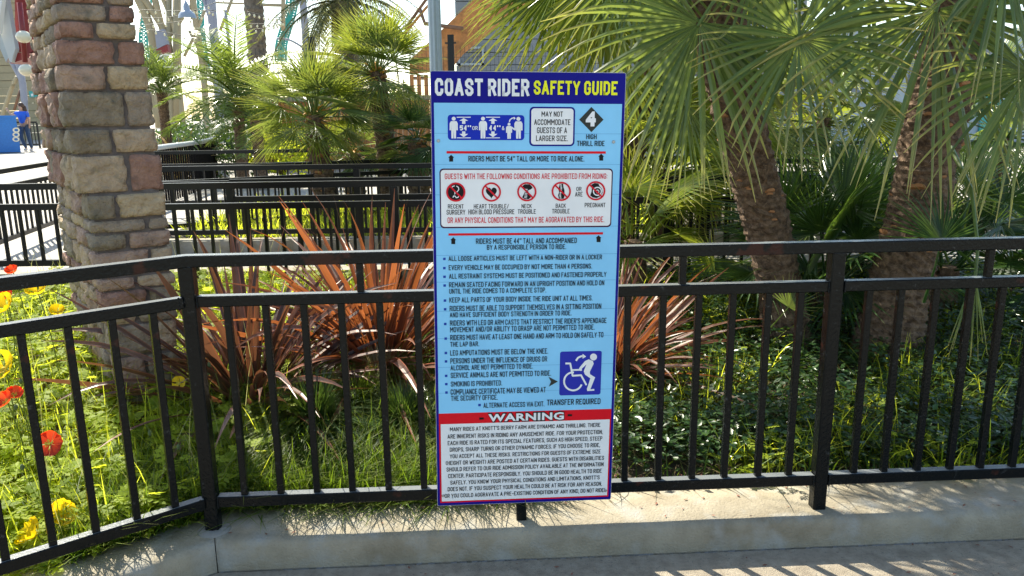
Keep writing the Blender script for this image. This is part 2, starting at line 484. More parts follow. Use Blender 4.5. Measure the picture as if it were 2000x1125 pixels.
# ------------------------------------------------------------------ fences
UC = {}
def barobj(name, a, b, w, h, m, parent, bev=0.0):
    """box bar between two points, mesh shared between equal sizes"""
    a, b = Vector(a), Vector(b)
    L_ = (b-a).length
    key = (round(L_, 3), w, h, bev, m.name, name)
    if key not in UC:
        q = MB(); q.bar((0,0,0), (0,0,L_), w, h, up=(0,1,0), bev=bev)
        UC[key] = mesh(name, q.v, q.f)
    d = (b-a).normalized()
    if abs(d.z) > 0.99:
        x = parent.get('_x') if parent else None
        xa = Vector(x) if x else Vector((1,0,0))
        za = d; ya = za.cross(xa).normalized(); xa = ya.cross(za)
    else:
        za = d; xa = Vector((0,0,1)).cross(za).normalized(); ya = za.cross(xa)
    mt = Matrix((( xa.x, ya.x, za.x, a.x), (xa.y, ya.y, za.y, a.y), (xa.z, ya.z, za.z, a.z), (0,0,0,1)))
    return put(name, UC[key], m, parent, mt)

rl = thing('railing', A, 'near black metal railing with a bent corner, running past the safety sign', 'railing')
rl['_x'] = tuple(FD)
def at(p, z): return Vector((p.x, p.y, z))
def rail(p, q, z0, z1, wd=0.038):
    zc = (z0+z1)/2
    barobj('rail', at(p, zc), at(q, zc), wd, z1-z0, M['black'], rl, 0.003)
e1 = FD*0.027
for (z0, z1) in ((ZSB, ZS), (ZB, ZBT)):
    rail(A+e1, Bp-e1*0.95, z0, z1, 0.036); rail(Bp+e1*0.95, Rend, z0, z1, 0.036); rail(A+LDir*0.027, Lend, z0, z1, 0.036)
# top rail: mitred at the corner, running over the posts
q = MB()
hw, bv = 0.021, 0.003
v = []
pr = [(hw-bv, ZTB), (hw, ZTB+bv), (hw, ZT-bv), (hw-bv, ZT), (-hw+bv, ZT), (-hw, ZT-bv), (-hw, ZTB+bv), (-hw+bv, ZTB)]
rows = []
for k in range(3):
    rows.append([ (lineoff(o_, 6.0, 2.2)[k], z) for (o_, z) in pr])
vv = [(p.x, p.y, z) for row in rows for (p, z) in row]
ff = []
for k in range(2):
    for j in range(8): ff.append((k*8+j, k*8+(j+1)%8, (k+1)*8+(j+1)%8, (k+1)*8+j))
ff += [tuple(range(8)), tuple(16+j for j in reversed(range(8)))]
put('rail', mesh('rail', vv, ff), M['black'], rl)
for p, zt in ((A, ZTB), (Bp, ZTB)):
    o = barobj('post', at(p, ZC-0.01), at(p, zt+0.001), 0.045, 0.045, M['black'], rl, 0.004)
fl = fx(1018, 1000); fl.z = 0
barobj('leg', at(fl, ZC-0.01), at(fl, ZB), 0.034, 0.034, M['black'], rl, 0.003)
# mortar collar at the corner post
cl = MB(); cl.lathe(at(A, ZC), [(0.026, 0.012), (0.045, 0.008), (0.056, 0.0), (0.05, -0.004)], 18)
cl.build('mortar_collar', M['chip'], rl, smooth=True)
# weld beads round the posts
for p in (A, Bp):
    for (za, zb) in ((ZSB, ZS), (ZB, ZBT)):
        wb = MB()
        rr = random.Random(5)
        for s_ in (1, -1):
            dd = FD if (s_ > 0 or p is Bp) else LDir*-1
            base = p + dd*s_*0.027
            for k in range(14):
                t = k/13
                wb.sphere(at(base + FN*(0.019*(1-2*abs(t-0.5)*0)+rr.uniform(-.001,.001)), za+(zb-za)*t), 0.0035, 6, 4)
        o = wb.build('weld', M['black'], rl, smooth=True); o['kind'] = 'stuff'
bpx = [443,518,593,666,741,814,887,960,1030,1099,1165,1226,1295,1364.5,1431,1500,1563,1696,1758,1826,1893,1955,2020,2085,2150]
for x in bpx:
    p = fx(x, 585); p.z = 0
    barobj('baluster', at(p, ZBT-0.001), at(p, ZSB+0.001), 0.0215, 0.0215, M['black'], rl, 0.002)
for x in (703, 1333, 1930):
    p = fx(x, 530); p.z = 0
    barobj('baluster', at(p, ZS-0.001), at(p, ZTB+0.001), 0.0215, 0.0215, M['black'], rl, 0.002)
LNv = LN
def lx(px, py): return onplane(px, py, A, LNv)
rl['_x'] = tuple(LDir)
for x, y in ((299, 622), (219, 637), (133, 653), (42, 668), (-58, 688), (-170, 705)):
    p = lx(x, y); p.z = 0
    barobj('baluster', at(p, ZBT-0.001), at(p, ZSB+0.001), 0.0215, 0.0215, M['black'], rl, 0.002)
del rl['_x']

def fence(pts, zt, zs, zb, zg, sp_, label, group, w=0.042, bw=0.019, posts=1.5, m='black2', cat='fence', name='queue_fence', skip2=False):
    """pts: list of (x,y). rails, posts and every baluster a part"""
    t = thing(name, (pts[0][0], pts[0][1], zg), label, cat, group)
    m = M[m]
    for (a, b) in zip(pts[:-1], pts[1:]):
        a = Vector((*a, 0)); b = Vector((*b, 0)); L_ = (b-a).length; d = (b-a)/L_
        t['_x'] = tuple(d)
        for z in (zt, zs, zb):
            if z is None: continue
            barobj('rail', at(a, z), at(b, z), w*0.9, w, m, t)
        n = max(1, int(L_/posts))
        for k in range(n+1):
            p = a + d*L_*k/n
            barobj('post', at(p, zg), at(p, zt-w*0.45), 0.052, 0.052, m, t)
        n = int(L_/sp_)
        top = zs if zs is not None else zt
        for k in range(1, n):
            p = a + d*L_*k/n
            if min((p-(a+d*L_*j/max(1,int(L_/posts)))).length for j in range(max(1,int(L_/posts))+1)) < 0.035: continue
            barobj('baluster', at(p, zb+w*0.5), at(p, top-w*0.5), bw, bw, m, t)
    del t['_x']
    return t
qg = 'black queue fences behind the planting bed'
# fence d in front of the rear kerb: right part
xa = P(318, 351, 5.25).x
fence([(-2.62, 5.22), (2.9, 5.30)], 1.005, 0.868, 0.265, 0.18, 0.118, 'black queue fence directly behind the bronze flax, nearest one right of the pillar', qg, posts=1.42)
fence([(-4.6, 5.22), (-2.70, 5.22)], 1.015, 0.880, 0.50, 0.30, 0.115, 'black queue fence standing left of the stone pillar, nearest one there', qg, posts=0.95)
fence([(-3.1, 6.90), (3.9, 6.90)], 1.015, 0.885, 0.45, 0.38, 0.12, 'black queue fence on the concrete kerb of the sunlit grass strip', qg, posts=1.75)
fence([(-4.6, 9.5), (4.8, 10.1)], 1.04, 0.885, 0.44, 0.30, 0.125, 'farthest straight queue fence, running in front of the small palms', qg, posts=2.1)
pa, pb = P(-60, 322, 6.5), P(130, 298, 8.8)
fence([(pa.x, pa.y), (pb.x, pb.y)], 1.00, 0.86, 0.40, 0.27, 0.12, 'slanting black queue fence leading away at the far left', qg, posts=1.4)
pa, pb = P(300, 324, 7.5), P(900, 305, 9.0)
fence([(pa.x, pa.y), (pb.x, pb.y)], 0.965, 0.84, 0.42, 0.27, 0.12, 'slightly slanting queue fence in front of the farthest straight one', qg, posts=1.9)
fence([(-2.2, 6.15), (3.4, 6.25)], 0.955, 0.82, 0.36, 0.26, 0.125, 'queue fence on the walkway just behind the rear kerb', qg, posts=1.6)
# winding fence with a pale top rail
cv = [(-4.75, 10.1), (-4.95, 11.5), (-5.25, 13.6), (-6.1, 16.4), (-7.8, 20), (-10.0, 23.5), (-13.5, 26)]
def catmull(pts, n):
    out = []
    P_ = [Vector((*p, 0)) if len(p) == 2 else Vector(p) for p in pts]
    P_ = [P_[0]*2-P_[1]] + P_ + [P_[-1]*2-P_[-2]]
    for i in range(1, len(P_)-2):
        for k in range(n):
            t = k/n
            a, b, c, d = P_[i-1:i+3]
            out.append(0.5*((2*b)+(c-a)*t+(2*a-5*b+4*c-d)*t*t+(3*b-a-3*c+d)*t**3))
    out.append(P_[-2])
    return out
cpts = catmull(cv, 6)
t = thing('curved_fence', (cv[0][0], cv[0][1], 0.28), 'curving black picket fence with a pale metal top rail beside the small palms', 'fence')
q = MB(); q.tube([at(p, 1.05) for p in cpts], 0.038, 8); q.build('top_rail', M['palerail'], t, True)
t['_x'] = (1, 0, 0)
Lc = sum((b-a).length for a, b in zip(cpts[:-1], cpts[1:]))
acc = 0; nxt = 0
for a, b in zip(cpts[:-1], cpts[1:]):
    s_ = (b-a).length
    while nxt <= acc+s_:
        p = a.lerp(b, (nxt-acc)/s_)
        if p.y < 30: barobj('picket', at(p, 0.27), at(p, 1.02), 0.022, 0.022, M['picket'], t)
        nxt += 0.115
    acc += s_
del t['_x']
# welded wire fence with black posts
WY = 16.2
wf = thing('wire_mesh_fence', (-7, WY, 0.3), 'tall black welded wire fence with capped posts behind the small palms', 'fence')
wf['_x'] = (1, 0, 0)
for px in (485, 608, 880):
    tp = P(px, {485: 150, 608: 72, 880: 68}[px], WY)
    barobj('post', (tp.x, WY, 0.25), (tp.x, WY, tp.z), 0.12, 0.12, M['black2'], wf)
    barobj('bracket', (tp.x-0.11, WY-0.05, tp.z-0.16), (tp.x+0.11, WY-0.05, tp.z-0.16), 0.03, 0.03, M['black2'], wf)
zt_ = P(880, 90, WY).z
wm = MB()
x0, x1 = P(440, 100, WY).x, P(1080, 100, WY).x
k = 0
x = x0
while x < x1:
    wm.bar((x, WY+0.01, 0.3), (x, WY+0.01, zt_), 0.007, 0.007); x += 0.085
z = 0.4
while z < zt_:
    wm.bar((x0, WY, z), (x1, WY, z), 0.008, 0.008); z += 0.27
o = wm.build('wire_panel', M['wire'], wf); o['kind'] = 'stuff'
del wf['_x']

# ------------------------------------------------------------------ stone pillar
PC = G(240, 838, 0.10)                         # front corner at the ground
PY = 3.25
v1 = Vector((0.85, 0.527, 0)).normalized()      # along the front face
v2 = Vector((-0.59, 0.807, 0)).normalized()     # along the left face
pil = thing('stone_pillar', (PC.x, PC.y, 0.08), 'tapered pillar of rough red, tan and grey stone blocks at the left', 'pillar')
rowpx = [(-75,-34),(-32,2),(4,37),(40,72),(76,123),(126,175),(178,249),(254,302),(306,380),(384,431),(435,458),(462,493),(497,545),(549,572),(575,604),(607,640),(643,700),(705,780),(785,850)]
corner = {-75:(100,),}
def cornerx(y):
    pts = [(-80,96),(0,106),(55,115),(100,113),(210,122),(280,138),(340,149),(400,171),(475,177),(570,192),(700,222),(840,243)]
    for (a, b) in zip(pts[:-1], pts[1:]):
        if y <= b[0]: return a[1]+(b[1]-a[1])*(y-a[0])/(b[0]-a[0])
    return 243
def rightx(y):
    pts = [(-80,252),(0,263),(55,266),(100,283),(210,300),(280,309),(340,319),(400,324),(475,337),(570,345),(700,350),(840,355)]
    for (a, b) in zip(pts[:-1], pts[1:]):
        if y <= b[0]: return a[1]+(b[1]-a[1])*(y-a[0])/(b[0]-a[0])
    return 355
tan_, red_, gry_, olv_, pnk_, yel_ = (0.33,0.228,0.148), (0.235,0.118,0.085), (0.225,0.162,0.115), (0.18,0.133,0.09), (0.29,0.18,0.13), (0.34,0.24,0.145)
splits = [(0.55,gry_,tan_),(0.62,red_,gry_),(0.64,gry_,red_),(0.47,red_,yel_),(0.66,red_,red_),(0.52,pnk_,yel_),(0.68,olv_,gry_),(0.47,olv_,tan_),(0.60,tan_,red_),(0.37,olv_,yel_),(0.72,gry_,gry_),(0.46,olv_,pnk_),(0.70,pnk_,tan_),(0.5,pnk_,tan_),(0.62,red_,olv_),(0.45,tan_,gry_),(0.66,gry_,tan_),(0.5,pnk_,olv_),(0.62,olv_,gry_)]
smats = {}
def stonemat(c):
    k = tuple(round(x, 3) for x in c)
    if k not in smats:
        m = mat('stone_block', c, 0.9, col2=(c[0]*1.25+0.045, c[1]*1.25+0.04, c[2]*1.25+0.03), mixscale=16, bump=1.0, bscale=42, detail=8, spots=((c[0]*0.6, c[1]*0.68, c[2]*0.7), 14, 0.54), soft=0.2)
        smats[k] = m
    return smats[k]
def stone(o, ax, ay, az, lx_, ly_, lz_, c, seed, rough=0.008, parent=pil):
    """rounded rough block: origin o, axes ax (length lx_), ay (depth), az up"""
    nx, ny, nz = max(3, int(lx_/0.022)), max(2, int(ly_/0.03)), max(3, int(lz_/0.018))
    bm = bmesh.new()
    vs = {}
    ex = min(0.014, lz_*0.3)
    def pt(i, j, k):
        if (i, j, k) not in vs:
            # smooth the distribution: ends are packed so the edge rounding reads
            def pk(a, n): 
                t = a/n
                return t
            x, y, z = pk(i, nx)*lx_, pk(j, ny)*ly_, pk(k, nz)*lz_
            # round the box
            cx = min(max(x, ex), lx_-ex); cy = min(max(y, ex), ly_-ex); cz = min(max(z, ex*0.8), lz_-ex*0.8)
            dv = Vector((x-cx, y-cy, z-cz))
            if dv.length > 1e-6: dv = dv.normalized()*min(dv.length, ex)
            p = Vector((cx, cy, cz)) + dv
            w_ = o + ax*p.x + ay*p.y + az*p.z
            s1 = noise.noise(Vector((w_.x*16+seed, w_.y*16, w_.z*22)))
            s2 = noise.noise(Vector((w_.x*52+seed, w_.y*52, w_.z*60)))
            nrm = (Vector((p.x/lx_-0.5, p.y/ly_-0.5, (p.z/lz_-0.5)*0.3)))
            ctr = o + ax*lx_/2 + ay*ly_/2 + az*lz_/2
            dirn = (w_-ctr); dirn.z *= 0.3; dirn.normalize()
            s3 = abs(noise.noise(Vector((w_.x*24+seed, w_.y*24, w_.z*70))))
            w_ = w_ + dirn*(s1*rough*1.9 + s2*rough*0.8 - s3*rough*0.9) 
            vs[(i, j, k)] = bm.verts.new(w_)
        return vs[(i, j, k)]
    def face(a, b, c_, d): bm.faces.new((a, b, c_, d))
    for i in range(nx):
        for k in range(nz):
            face(pt(i,0,k), pt(i+1,0,k), pt(i+1,0,k+1), pt(i,0,k+1)); face(pt(i,ny,k), pt(i,ny,k+1), pt(i+1,ny,k+1), pt(i+1,ny,k))
        for j in range(ny):
            face(pt(i,j,0), pt(i,j+1,0), pt(i+1,j+1,0), pt(i+1,j,0)); face(pt(i,j,nz), pt(i+1,j,nz), pt(i+1,j+1,nz), pt(i,j+1,nz))
    for j in range(ny):
        for k in range(nz):
            face(pt(0,j,k), pt(0,j,k+1), pt(0,j+1,k+1), pt(0,j+1,k)); face(pt(nx,j,k), pt(nx,j+1,k), pt(nx,j+1,k+1), pt(nx,j,k+1))
    for f_ in bm.faces: f_.smooth = True
    me = bpy.data.meshes.new('stone_block'); bm.normal_update(); bm.to_mesh(me); bm.free()
    return put('stone_block', me, stonemat(c), parent)
rr = random.Random(11)
pal = [tan_, red_, gry_, olv_, pnk_, yel_]
LLEN = 0.98
Z = Vector((0,0,1))
core_rows = []
for i, (ya, yb) in enumerate(rowpx):
    yc = (ya+yb)/2
    cx = cornerx(yc)
    zt_, zb_ = P(cx, ya, PY).z, P(cx, yb, PY).z
    c0 = P(cx, yc, PY); c0.z = zb_
    # width: intersection of right ray with the front-face direction
    rx = rightx(yc)
    n1 = Vector((v1.y, -v1.x, 0))
    c1 = onplane(rx, yc-4, c0, n1)
    W = (Vector((c1.x, c1.y, 0))-Vector((c0.x, c0.y, 0))).length
    h = zt_-zb_
    sp1, ca, cb = splits[i]
    g_ = 0.010
    o0 = c0 - v2*0 
    core_rows.append((Vector((c0.x, c0.y, zb_)), W, h))
    # corner stone on the front (turns the corner a little way down the left face)
    d0 = rr.uniform(0.12, 0.2)
    stone(c0, v1, v2, Z, W*sp1-g_/2, d0, h, ca, i*3.1)
    stone(c0+v1*(W*sp1+g_/2), v1, v2, Z, W*(1-sp1)-g_/2, 0.16, h, cb, i*3.1+50)
    # left face
    s_ = d0+g_
    while s_ < LLEN-0.06:
        l_ = rr.uniform(0.12, 0.3) if h > 0.08 else rr.uniform(0.18, 0.36)
        if s_+l_ > LLEN-0.08: l_ = LLEN-s_
        cc = rr.choice(pal)
        # some rows are split in two thin courses
        stone(c0+v2*s_ - v1*rr.uniform(0.0, 0.016), v2, v1, Z, l_-g_, 0.14, h, cc, i*7+s_*9, 0.013) if False else \
        stone(c0+v2*s_ - v1*rr.uniform(0.0, 0.016), v1, v2, Z, 0.15, l_-g_, h, cc, i*7+s_*9, 0.013)
        s_ += l_
    # right face, back
    if i % 1 == 0:
        s_ = 0.17
        while s_ < LLEN-0.06:
            l_ = rr.uniform(0.2, 0.34)
            if s_+l_ > LLEN-0.1: l_ = LLEN-s_
            stone(c0+v1*(W-0.10)+v2*s_, v1, v2, Z, 0.10, l_-g_, h, rr.choice(pal), i*5+s_*3, 0.008)
            s_ += l_
# mortar core
mc = MB()
ring = []
for (c, W, h) in core_rows:
    for zz in (c.z-0.006, c.z+h+0.006):
        b = Vector((c.x, c.y, zz))
        ring.append([b+v1*0.024+v2*0.021, b+v1*(W-0.021)+v2*0.021, b+v1*(W-0.021)+v2*(LLEN-0.03), b+v1*0.024+v2*(LLEN-0.03)])
ring = ring[::1]
i0 = len(mc.v)
for r_ in ring: mc.v += [tuple(p) for p in r_]
for k in range(len(ring)-1):
    for j in range(4):
        mc.f.append((k*4+j, k*4+(j+1)%4, (k+1)*4+(j+1)%4, (k+1)*4+j))
mc.build('mortar', M['mortar'], pil)

# ------------------------------------------------------------------ SIGN
SY, SR = 0.087, 0.018
su0 = Vector((math.cos(SY), math.sin(SY), 0))
sn = Vector((math.sin(SY), -math.cos(SY), 0))
su = su0*math.cos(SR) - Z*math.sin(SR)
sv = Z*math.cos(SR) + su0*math.sin(SR)
so = Vector((0.0, 0.0, 0.0))
# origin point of the plane, 3 cm in front of the rails
so = fx(1028, 560) + FN*0.034
so = onplane(1028, 560, so, sn)
def S(px, py):
    p = onplane(px, py, so, sn) - so
    return (p.dot(su), p.dot(sv))
TL, TR_, BL, BR = S(837,138), S(1221,142), S(857,988.5), S(1195,975)
U0, U1 = (TL[0]+BL[0])/2, (TR_[0]+BR[0])/2
V1, V0 = (TL[1]+TR_[1])/2, (BL[1]+BR[1])/2
sgn = thing('safety_sign', so + sv*V0, 'tall blue amusement ride safety guide board with red warning panel, fixed to the railing', 'sign')
SM = {}
for k_, c_ in (('navy',(0.004,0.004,0.21)),('sky',(0.23,0.56,0.85)),('skyline',(0.11,0.34,0.62)),('white',(0.74,0.755,0.78)),('red',(0.66,0.006,0.018)),('black',(0.010,0.010,0.012)),('yellow',(0.80,0.80,0.03)),('blue',(0.005,0.025,0.40)),('maroon',(0.05,0.005,0.04)),('dgrey',(0.035,0.04,0.035)),('redtxt',(0.60,0.012,0.03)),('bul',(0.01,0.05,0.35)),('blue2',(0.02,0.03,0.36))):
    SM[k_] = mat('sign_'+k_, c_, 0.45, spec=0.12, var=0.04, scale=6)
SM['edge'] = mat('sign_board_edge', (0.5,0.5,0.5), 0.5)
def sp3(u, v, l): return so + su*u + sv*v + sn*(0.0006*l)
def frame_box(mb, u0, v0, u1, v1_, l, r=0.0, n=6):
    if r <= 0:
        mb.poly([sp3(u0,v0,l), sp3(u1,v0,l), sp3(u1,v1_,l), sp3(u0,v1_,l)]); return
    pts = []
    for (cu, cv_, a0) in ((u1-r, v0+r, -90), (u1-r, v1_-r, 0), (u0+r, v1_-r, 90), (u0+r, v0+r, 180)):
        for k in range(n+1):
            a = rad(a0+90*k/n); pts.append(sp3(cu+r*math.cos(a), cv_+r*math.sin(a), l))
    mb.poly(pts)
# board
bd = MB()
rr_ = 0.006
pts = []
for (cu, cv_, a0) in ((U1-rr_, V0+rr_, -90), (U1-rr_, V1-rr_, 0), (U0+rr_, V1-rr_, 90), (U0+rr_, V0+rr_, 180)):
    for k in range(5):
        a = rad(a0+90*k/4); pts.append((cu+rr_*math.cos(a), cv_+rr_*math.sin(a)))
n_ = len(pts)
bd.v = [tuple(so+su*u+sv*v) for u, v in pts] + [tuple(so+su*u+sv*v-sn*0.010) for u, v in pts]
bd.f = [tuple(range(n_)), tuple(n_+k for k in reversed(range(n_)))] + [(k, n_+k, n_+(k+1)%n_, (k+1)%n_) for k in range(n_)]
bd.build('board', SM['edge'], sgn)
def flat(name, m, fn):
    b = MB(); fn(b); return b.build(name, SM[m], sgn)
flat('navy_panel', 'navy', lambda b: frame_box(b, U0+0.0012, V0+0.0012, U1-0.0012, V1-0.0012, 1, 0.005))
class C:                                       # crop coordinate mapping
    def __init__(s, x, y, k): s.x, s.y, s.k = x, y, k
    def __call__(s, x, y): return S(s.x+x/s.k, s.y+y/s.k)
c1_, c2_, c3_ = C(820,120,3.124), C(840,470,3.408), C(840,780,4.892)
c4_, c5_ = C(850,200,5.405), C(850,320,5.405)
skyV1 = c1_(650,256)[1]; redV1 = c3_(905,112)[1]; redV0 = c3_(905,958)[1]
mU0, mU1 = U0+0.0095, U1-0.0095
flat('sky_blue_panel', 'sky', lambda b: frame_box(b, mU0, redV1, mU1, skyV1, 2))
flat('red_panel', 'red', lambda b: frame_box(b, mU0, redV0, mU1, redV1, 2))
wV1 = c3_(905,213)[1]; wV0 = c3_(905,943)[1]
flat('white_panel', 'white', lambda b: frame_box(b, mU0+0.0055, wV0, mU1-0.0045, wV1, 3))
def seams(b):
    for y in (204, 440, 628, 812, 1008):
        v_ = c1_(650, y)[1]
        if y != 204: frame_box(b, mU0, v_-0.0006, mU1, v_+0.0006, 2.5)
    for y in (92, 268, 460, 640, 830, 1000):
        v_ = c2_(640, y)[1]; frame_box(b, mU0, v_-0.0006, mU1, v_+0.0006, 2.5)
flat('printed_lines', 'skyline', seams)
# text -------------------------------------------------
_font = {}
def textgeo(s_, off):
    cu_ = bpy.data.curves.new('t', 'FONT')
    cu_.body = s_; cu_.offset = off; cu_.resolution_u = 2; cu_.fill_mode = 'FRONT'; cu_.space_character = 1.06
    ob = bpy.data.objects.new('t', cu_)
    col.objects.link(ob)
    dg = bpy.context.evaluated_depsgraph_get()
    me = ob.evaluated_get(dg).to_mesh()
    v_ = [(q.co.x, q.co.y) for q in me.vertices]; f_ = [tuple(q.vertices) for q in me.polygons]
    ob.evaluated_get(dg).to_mesh_clear()
    bpy.data.objects.remove(ob); bpy.data.curves.remove(cu_)
    return v_, f_
capv, _ = textgeo('H', 0.0)
CAP = max(y for x, y in capv)
def text(b, s_, C_, xl, xr, yt, yb, l=5, off=0.006, shear=0):
    v_, f_ = textgeo(s_, off)
    xm = (xl+xr)/2
    ub, vb = C_(xm, yb); _, vt = C_(xm, yt)
    ul = C_(xl, (yt+yb)/2)[0]; ur = C_(xr, (yt+yb)/2)[0]
    x0 = min(x for x, y in v_); x1 = max(x for x, y in v_)
    i = len(b.v)
    for x, y in v_:
        yy = y/CAP
        b.v.append(tuple(sp3(ul+(x-x0)/(x1-x0)*(ur-ul)+shear*yy*(vt-vb), vb+yy*(vt-vb), l)))
    b.f += [tuple(i+k for k in q) for q in f_]
GL = {}
def glyphs():
    q = 'A|0,0 .5,1 1,0|.2,.3 .8,.3;B|0,0 0,1 .72,1 .95,.88 .95,.64 .72,.52 0,.52|.72,.52 1,.4 1,.14 .75,0 0,0;C|1,.74 .98,.86 .72,1 .28,1 0,.84 0,.16 .28,0 .72,0 .98,.14 1,.26;'
    q += 'D|0,0 0,1 .62,1 1,.84 1,.16 .62,0 0,0 0,.1;E|1,1 0,1 0,0 1,0|0,.52 .85,.52;F|1,1 0,1 0,0|0,.52 .85,.52;G|1,.76 .98,.86 .72,1 .28,1 0,.84 0,.16 .28,0 .72,0 1,.16 1,.45 .55,.45;H|0,0 0,1|1,0 1,1|0,.52 1,.52;I|.5,0 .5,1;'
    q += 'J|1,1 1,.16 .72,0 .28,0 0,.16 0,.3;K|0,0 0,1|1,1 .05,.42|.35,.6 1,0;L|0,1 0,0 1,0;M|0,0 0,1 .5,.35 1,1 1,0;N|0,0 0,1 1,0 1,1;O|.5,1 .28,1 0,.84 0,.16 .28,0 .72,0 1,.16 1,.84 .72,1 .45,1;'
    q += 'P|0,0 0,1 .72,1 1,.86 1,.58 .72,.44 0,.44;Q|.5,1 .28,1 0,.84 0,.16 .28,0 .72,0 1,.16 1,.84 .72,1 .45,1|.6,.25 1,-.05;R|0,0 0,1 .72,1 1,.86 1,.62 .72,.48 0,.48|.55,.48 1,0;S|1,.78 .96,.88 .72,1 .28,1 0,.86 0,.68 .2,.57 .8,.43 1,.32 1,.14 .72,0 .28,0 .04,.12 0,.22;'
    q += 'T|0,1 1,1|.5,1 .5,0;U|0,1 0,.16 .28,0 .72,0 1,.16 1,1;V|0,1 .5,0 1,1;W|0,1 .25,0 .5,.85 .75,0 1,1;X|0,0 1,1|0,1 1,0;Y|0,1 .5,.45 1,1|.5,.45 .5,0;Z|0,1 1,1 0,0 1,0;4|.72,0 .72,1 0,.28 1,.28;5|1,1 .08,1 0,.55 .7,.6 1,.45 1,.16 .7,0 .25,0 0,.14;'
    q += '&|1,0 .2,.75 .3,1 .6,1 .7,.8 0,.35 .05,.1 .3,0 .65,.05 1,.4'
    w_ = {'M': .56, 'W': .64, 'I': 0, 'T': .38, 'L': .34, 'E': .36, 'F': .35, 'J': .34, 'A': .44, 'V': .44, 'Y': .42, '&': .44}
    for e in q.split(';'):
        p = e.split('|'); GL[p[0]] = (w_.get(p[0], .40), [[tuple(float(z) for z in c.split(',')) for c in st.split(' ')] for st in p[1:]])
    GL['!'] = (0, 'exc'); GL['.'] = (0, 'dot'); GL[':'] = (0, 'colon'); GL[','] = (0, 'comma'); GL["'"] = (0, 'apo'); GL['"'] = (.14, 'quo')
    GL['-'] = (.26, [[(0,.45),(1,.45)]]); GL['/'] = (.30, [[(0,0),(1,1)]]); GL['('] = (.14, [[(1,1),(0,.8),(0,.2),(1,0)]]); GL[')'] = (.14, [[(0,1),(1,.8),(1,.2),(0,0)]])
glyphs()
def stroke_text(s_, th):
    """condensed gothic lettering drawn as mitred strokes; returns polygons ((x,y) lists, level) and total width"""
    out = []; x = 0.0; h = th/2
    for ch_ in s_:
        if ch_ == ' ': x += 0.26; continue
        w_, st = GL[ch_]
        if isinstance(st, str):
            def bx_(x0, y0, x1, y1): out.append(([(x0,y0),(x1,y0),(x1,y1),(x0,y1)], 0))
            if st == 'dot': bx_(x, 0, x+th, th)
            elif st == 'colon': bx_(x, 0.1, x+th, 0.1+th); bx_(x, 0.55, x+th, 0.55+th)
            elif st == 'comma': out.append(([(x-0.02,-0.14),(x+th*0.5,-0.14),(x+th,th),(x,th)], 0))
            elif st == 'exc': bx_(x, 0, x+th, th); bx_(x, 0.3, x+th, 1.0)
            elif st == 'apo': bx_(x, 0.68, x+th, 1.0)
            else: bx_(x, 0.68, x+th, 1.0); bx_(x+th*1.7, 0.68, x+th*2.7, 1.0); x += th*1.7
            x += th + 0.12; continue
        W2 = w_ if w_ else 0.0
        parts_ = []
        for pl_ in st:
            cur = [pl_[0]]
            for k in range(1, len(pl_)):
                cur.append(pl_[k])
                if k < len(pl_)-1:
                    ax_, ay_ = (pl_[k][0]-pl_[k-1][0])*W2, pl_[k][1]-pl_[k-1][1]; bx2, by2 = (pl_[k+1][0]-pl_[k][0])*W2, pl_[k+1][1]-pl_[k][1]
                    if ax_*bx2+ay_*by2 < -0.15*math.hypot(ax_, ay_)*math.hypot(bx2, by2):
                        parts_.append(cur); cur = [pl_[k]]
            parts_.append(cur)
        for si, pl_ in enumerate(parts_):
            pts = [(x+h+px_*(W2 if W2 else 0), h+py_*(1-th)) for px_, py_ in pl_]
            Lf = []; Rt = []
            n_ = len(pts)
            for k in range(n_):
                d0 = None if k == 0 else (pts[k][0]-pts[k-1][0], pts[k][1]-pts[k-1][1])
                d1 = None if k == n_-1 else (pts[k+1][0]-pts[k][0], pts[k+1][1]-pts[k][1])
                def nr(d):
                    l_ = math.hypot(*d) or 1; return (-d[1]/l_, d[0]/l_)
                if d0 and d1:
                    a, b_ = nr(d0), nr(d1); mx_, my_ = a[0]+b_[0], a[1]+b_[1]; q_ = mx_*mx_+my_*my_
                    k2 = min(2/q_ if q_ > 1e-6 else 9, 2.2)
                    nx_, ny_ = mx_*k2, my_*k2
                else: nx_, ny_ = nr(d0 or d1)
                px_, py_ = pts[k]
                if k in (0, n_-1):
                    dd = d1 if k == 0 else (-d0[0], -d0[1]); l_ = math.hypot(*dd) or 1
                    vert = abs(dd[1]) >= abs(dd[0])
                    ext = h*0.98 if (py_ <= h+1e-6 or py_ >= 1-h-1e-6 or vert) or (px_ <= x+h+1e-6 or px_ >= x+h+W2-1e-6) else 0
                    if si > 0 and not (py_ <= h+1e-6 or py_ >= 1-h-1e-6): ext = 0
                    px_ -= dd[0]/l_*ext; py_ -= dd[1]/l_*ext
                Lf.append((px_+nx_*h, py_+ny_*h)); Rt.append((px_-nx_*h, py_-ny_*h))
            cl_ = lambda p: (p[0], max(0.0 if min(y for _, y in pl_) >= 0 else -.1, min(1.0, p[1])))
            for k in range(n_-1): out.append(([cl_(Rt[k]), cl_(Rt[k+1]), cl_(Lf[k+1]), cl_(Lf[k])], si))
        x += W2 + th + 0.115
    return out, x-0.115
def ctext(b, s_, C_, xl, xr, yt, yb, l=5, th=0.17):
    ps, W_t = stroke_text(s_, th)
    xm = (xl+xr)/2
    ub, vb = C_(xm, yb); _, vt = C_(xm, yt)
    ul = C_(xl, (yt+yb)/2)[0]; ur = C_(xr, (yt+yb)/2)[0]
    for pts, si in ps: b.poly([sp3(ul+x/W_t*(ur-ul), vb+y*(vt-vb), l+0.06*si) for x, y in pts])
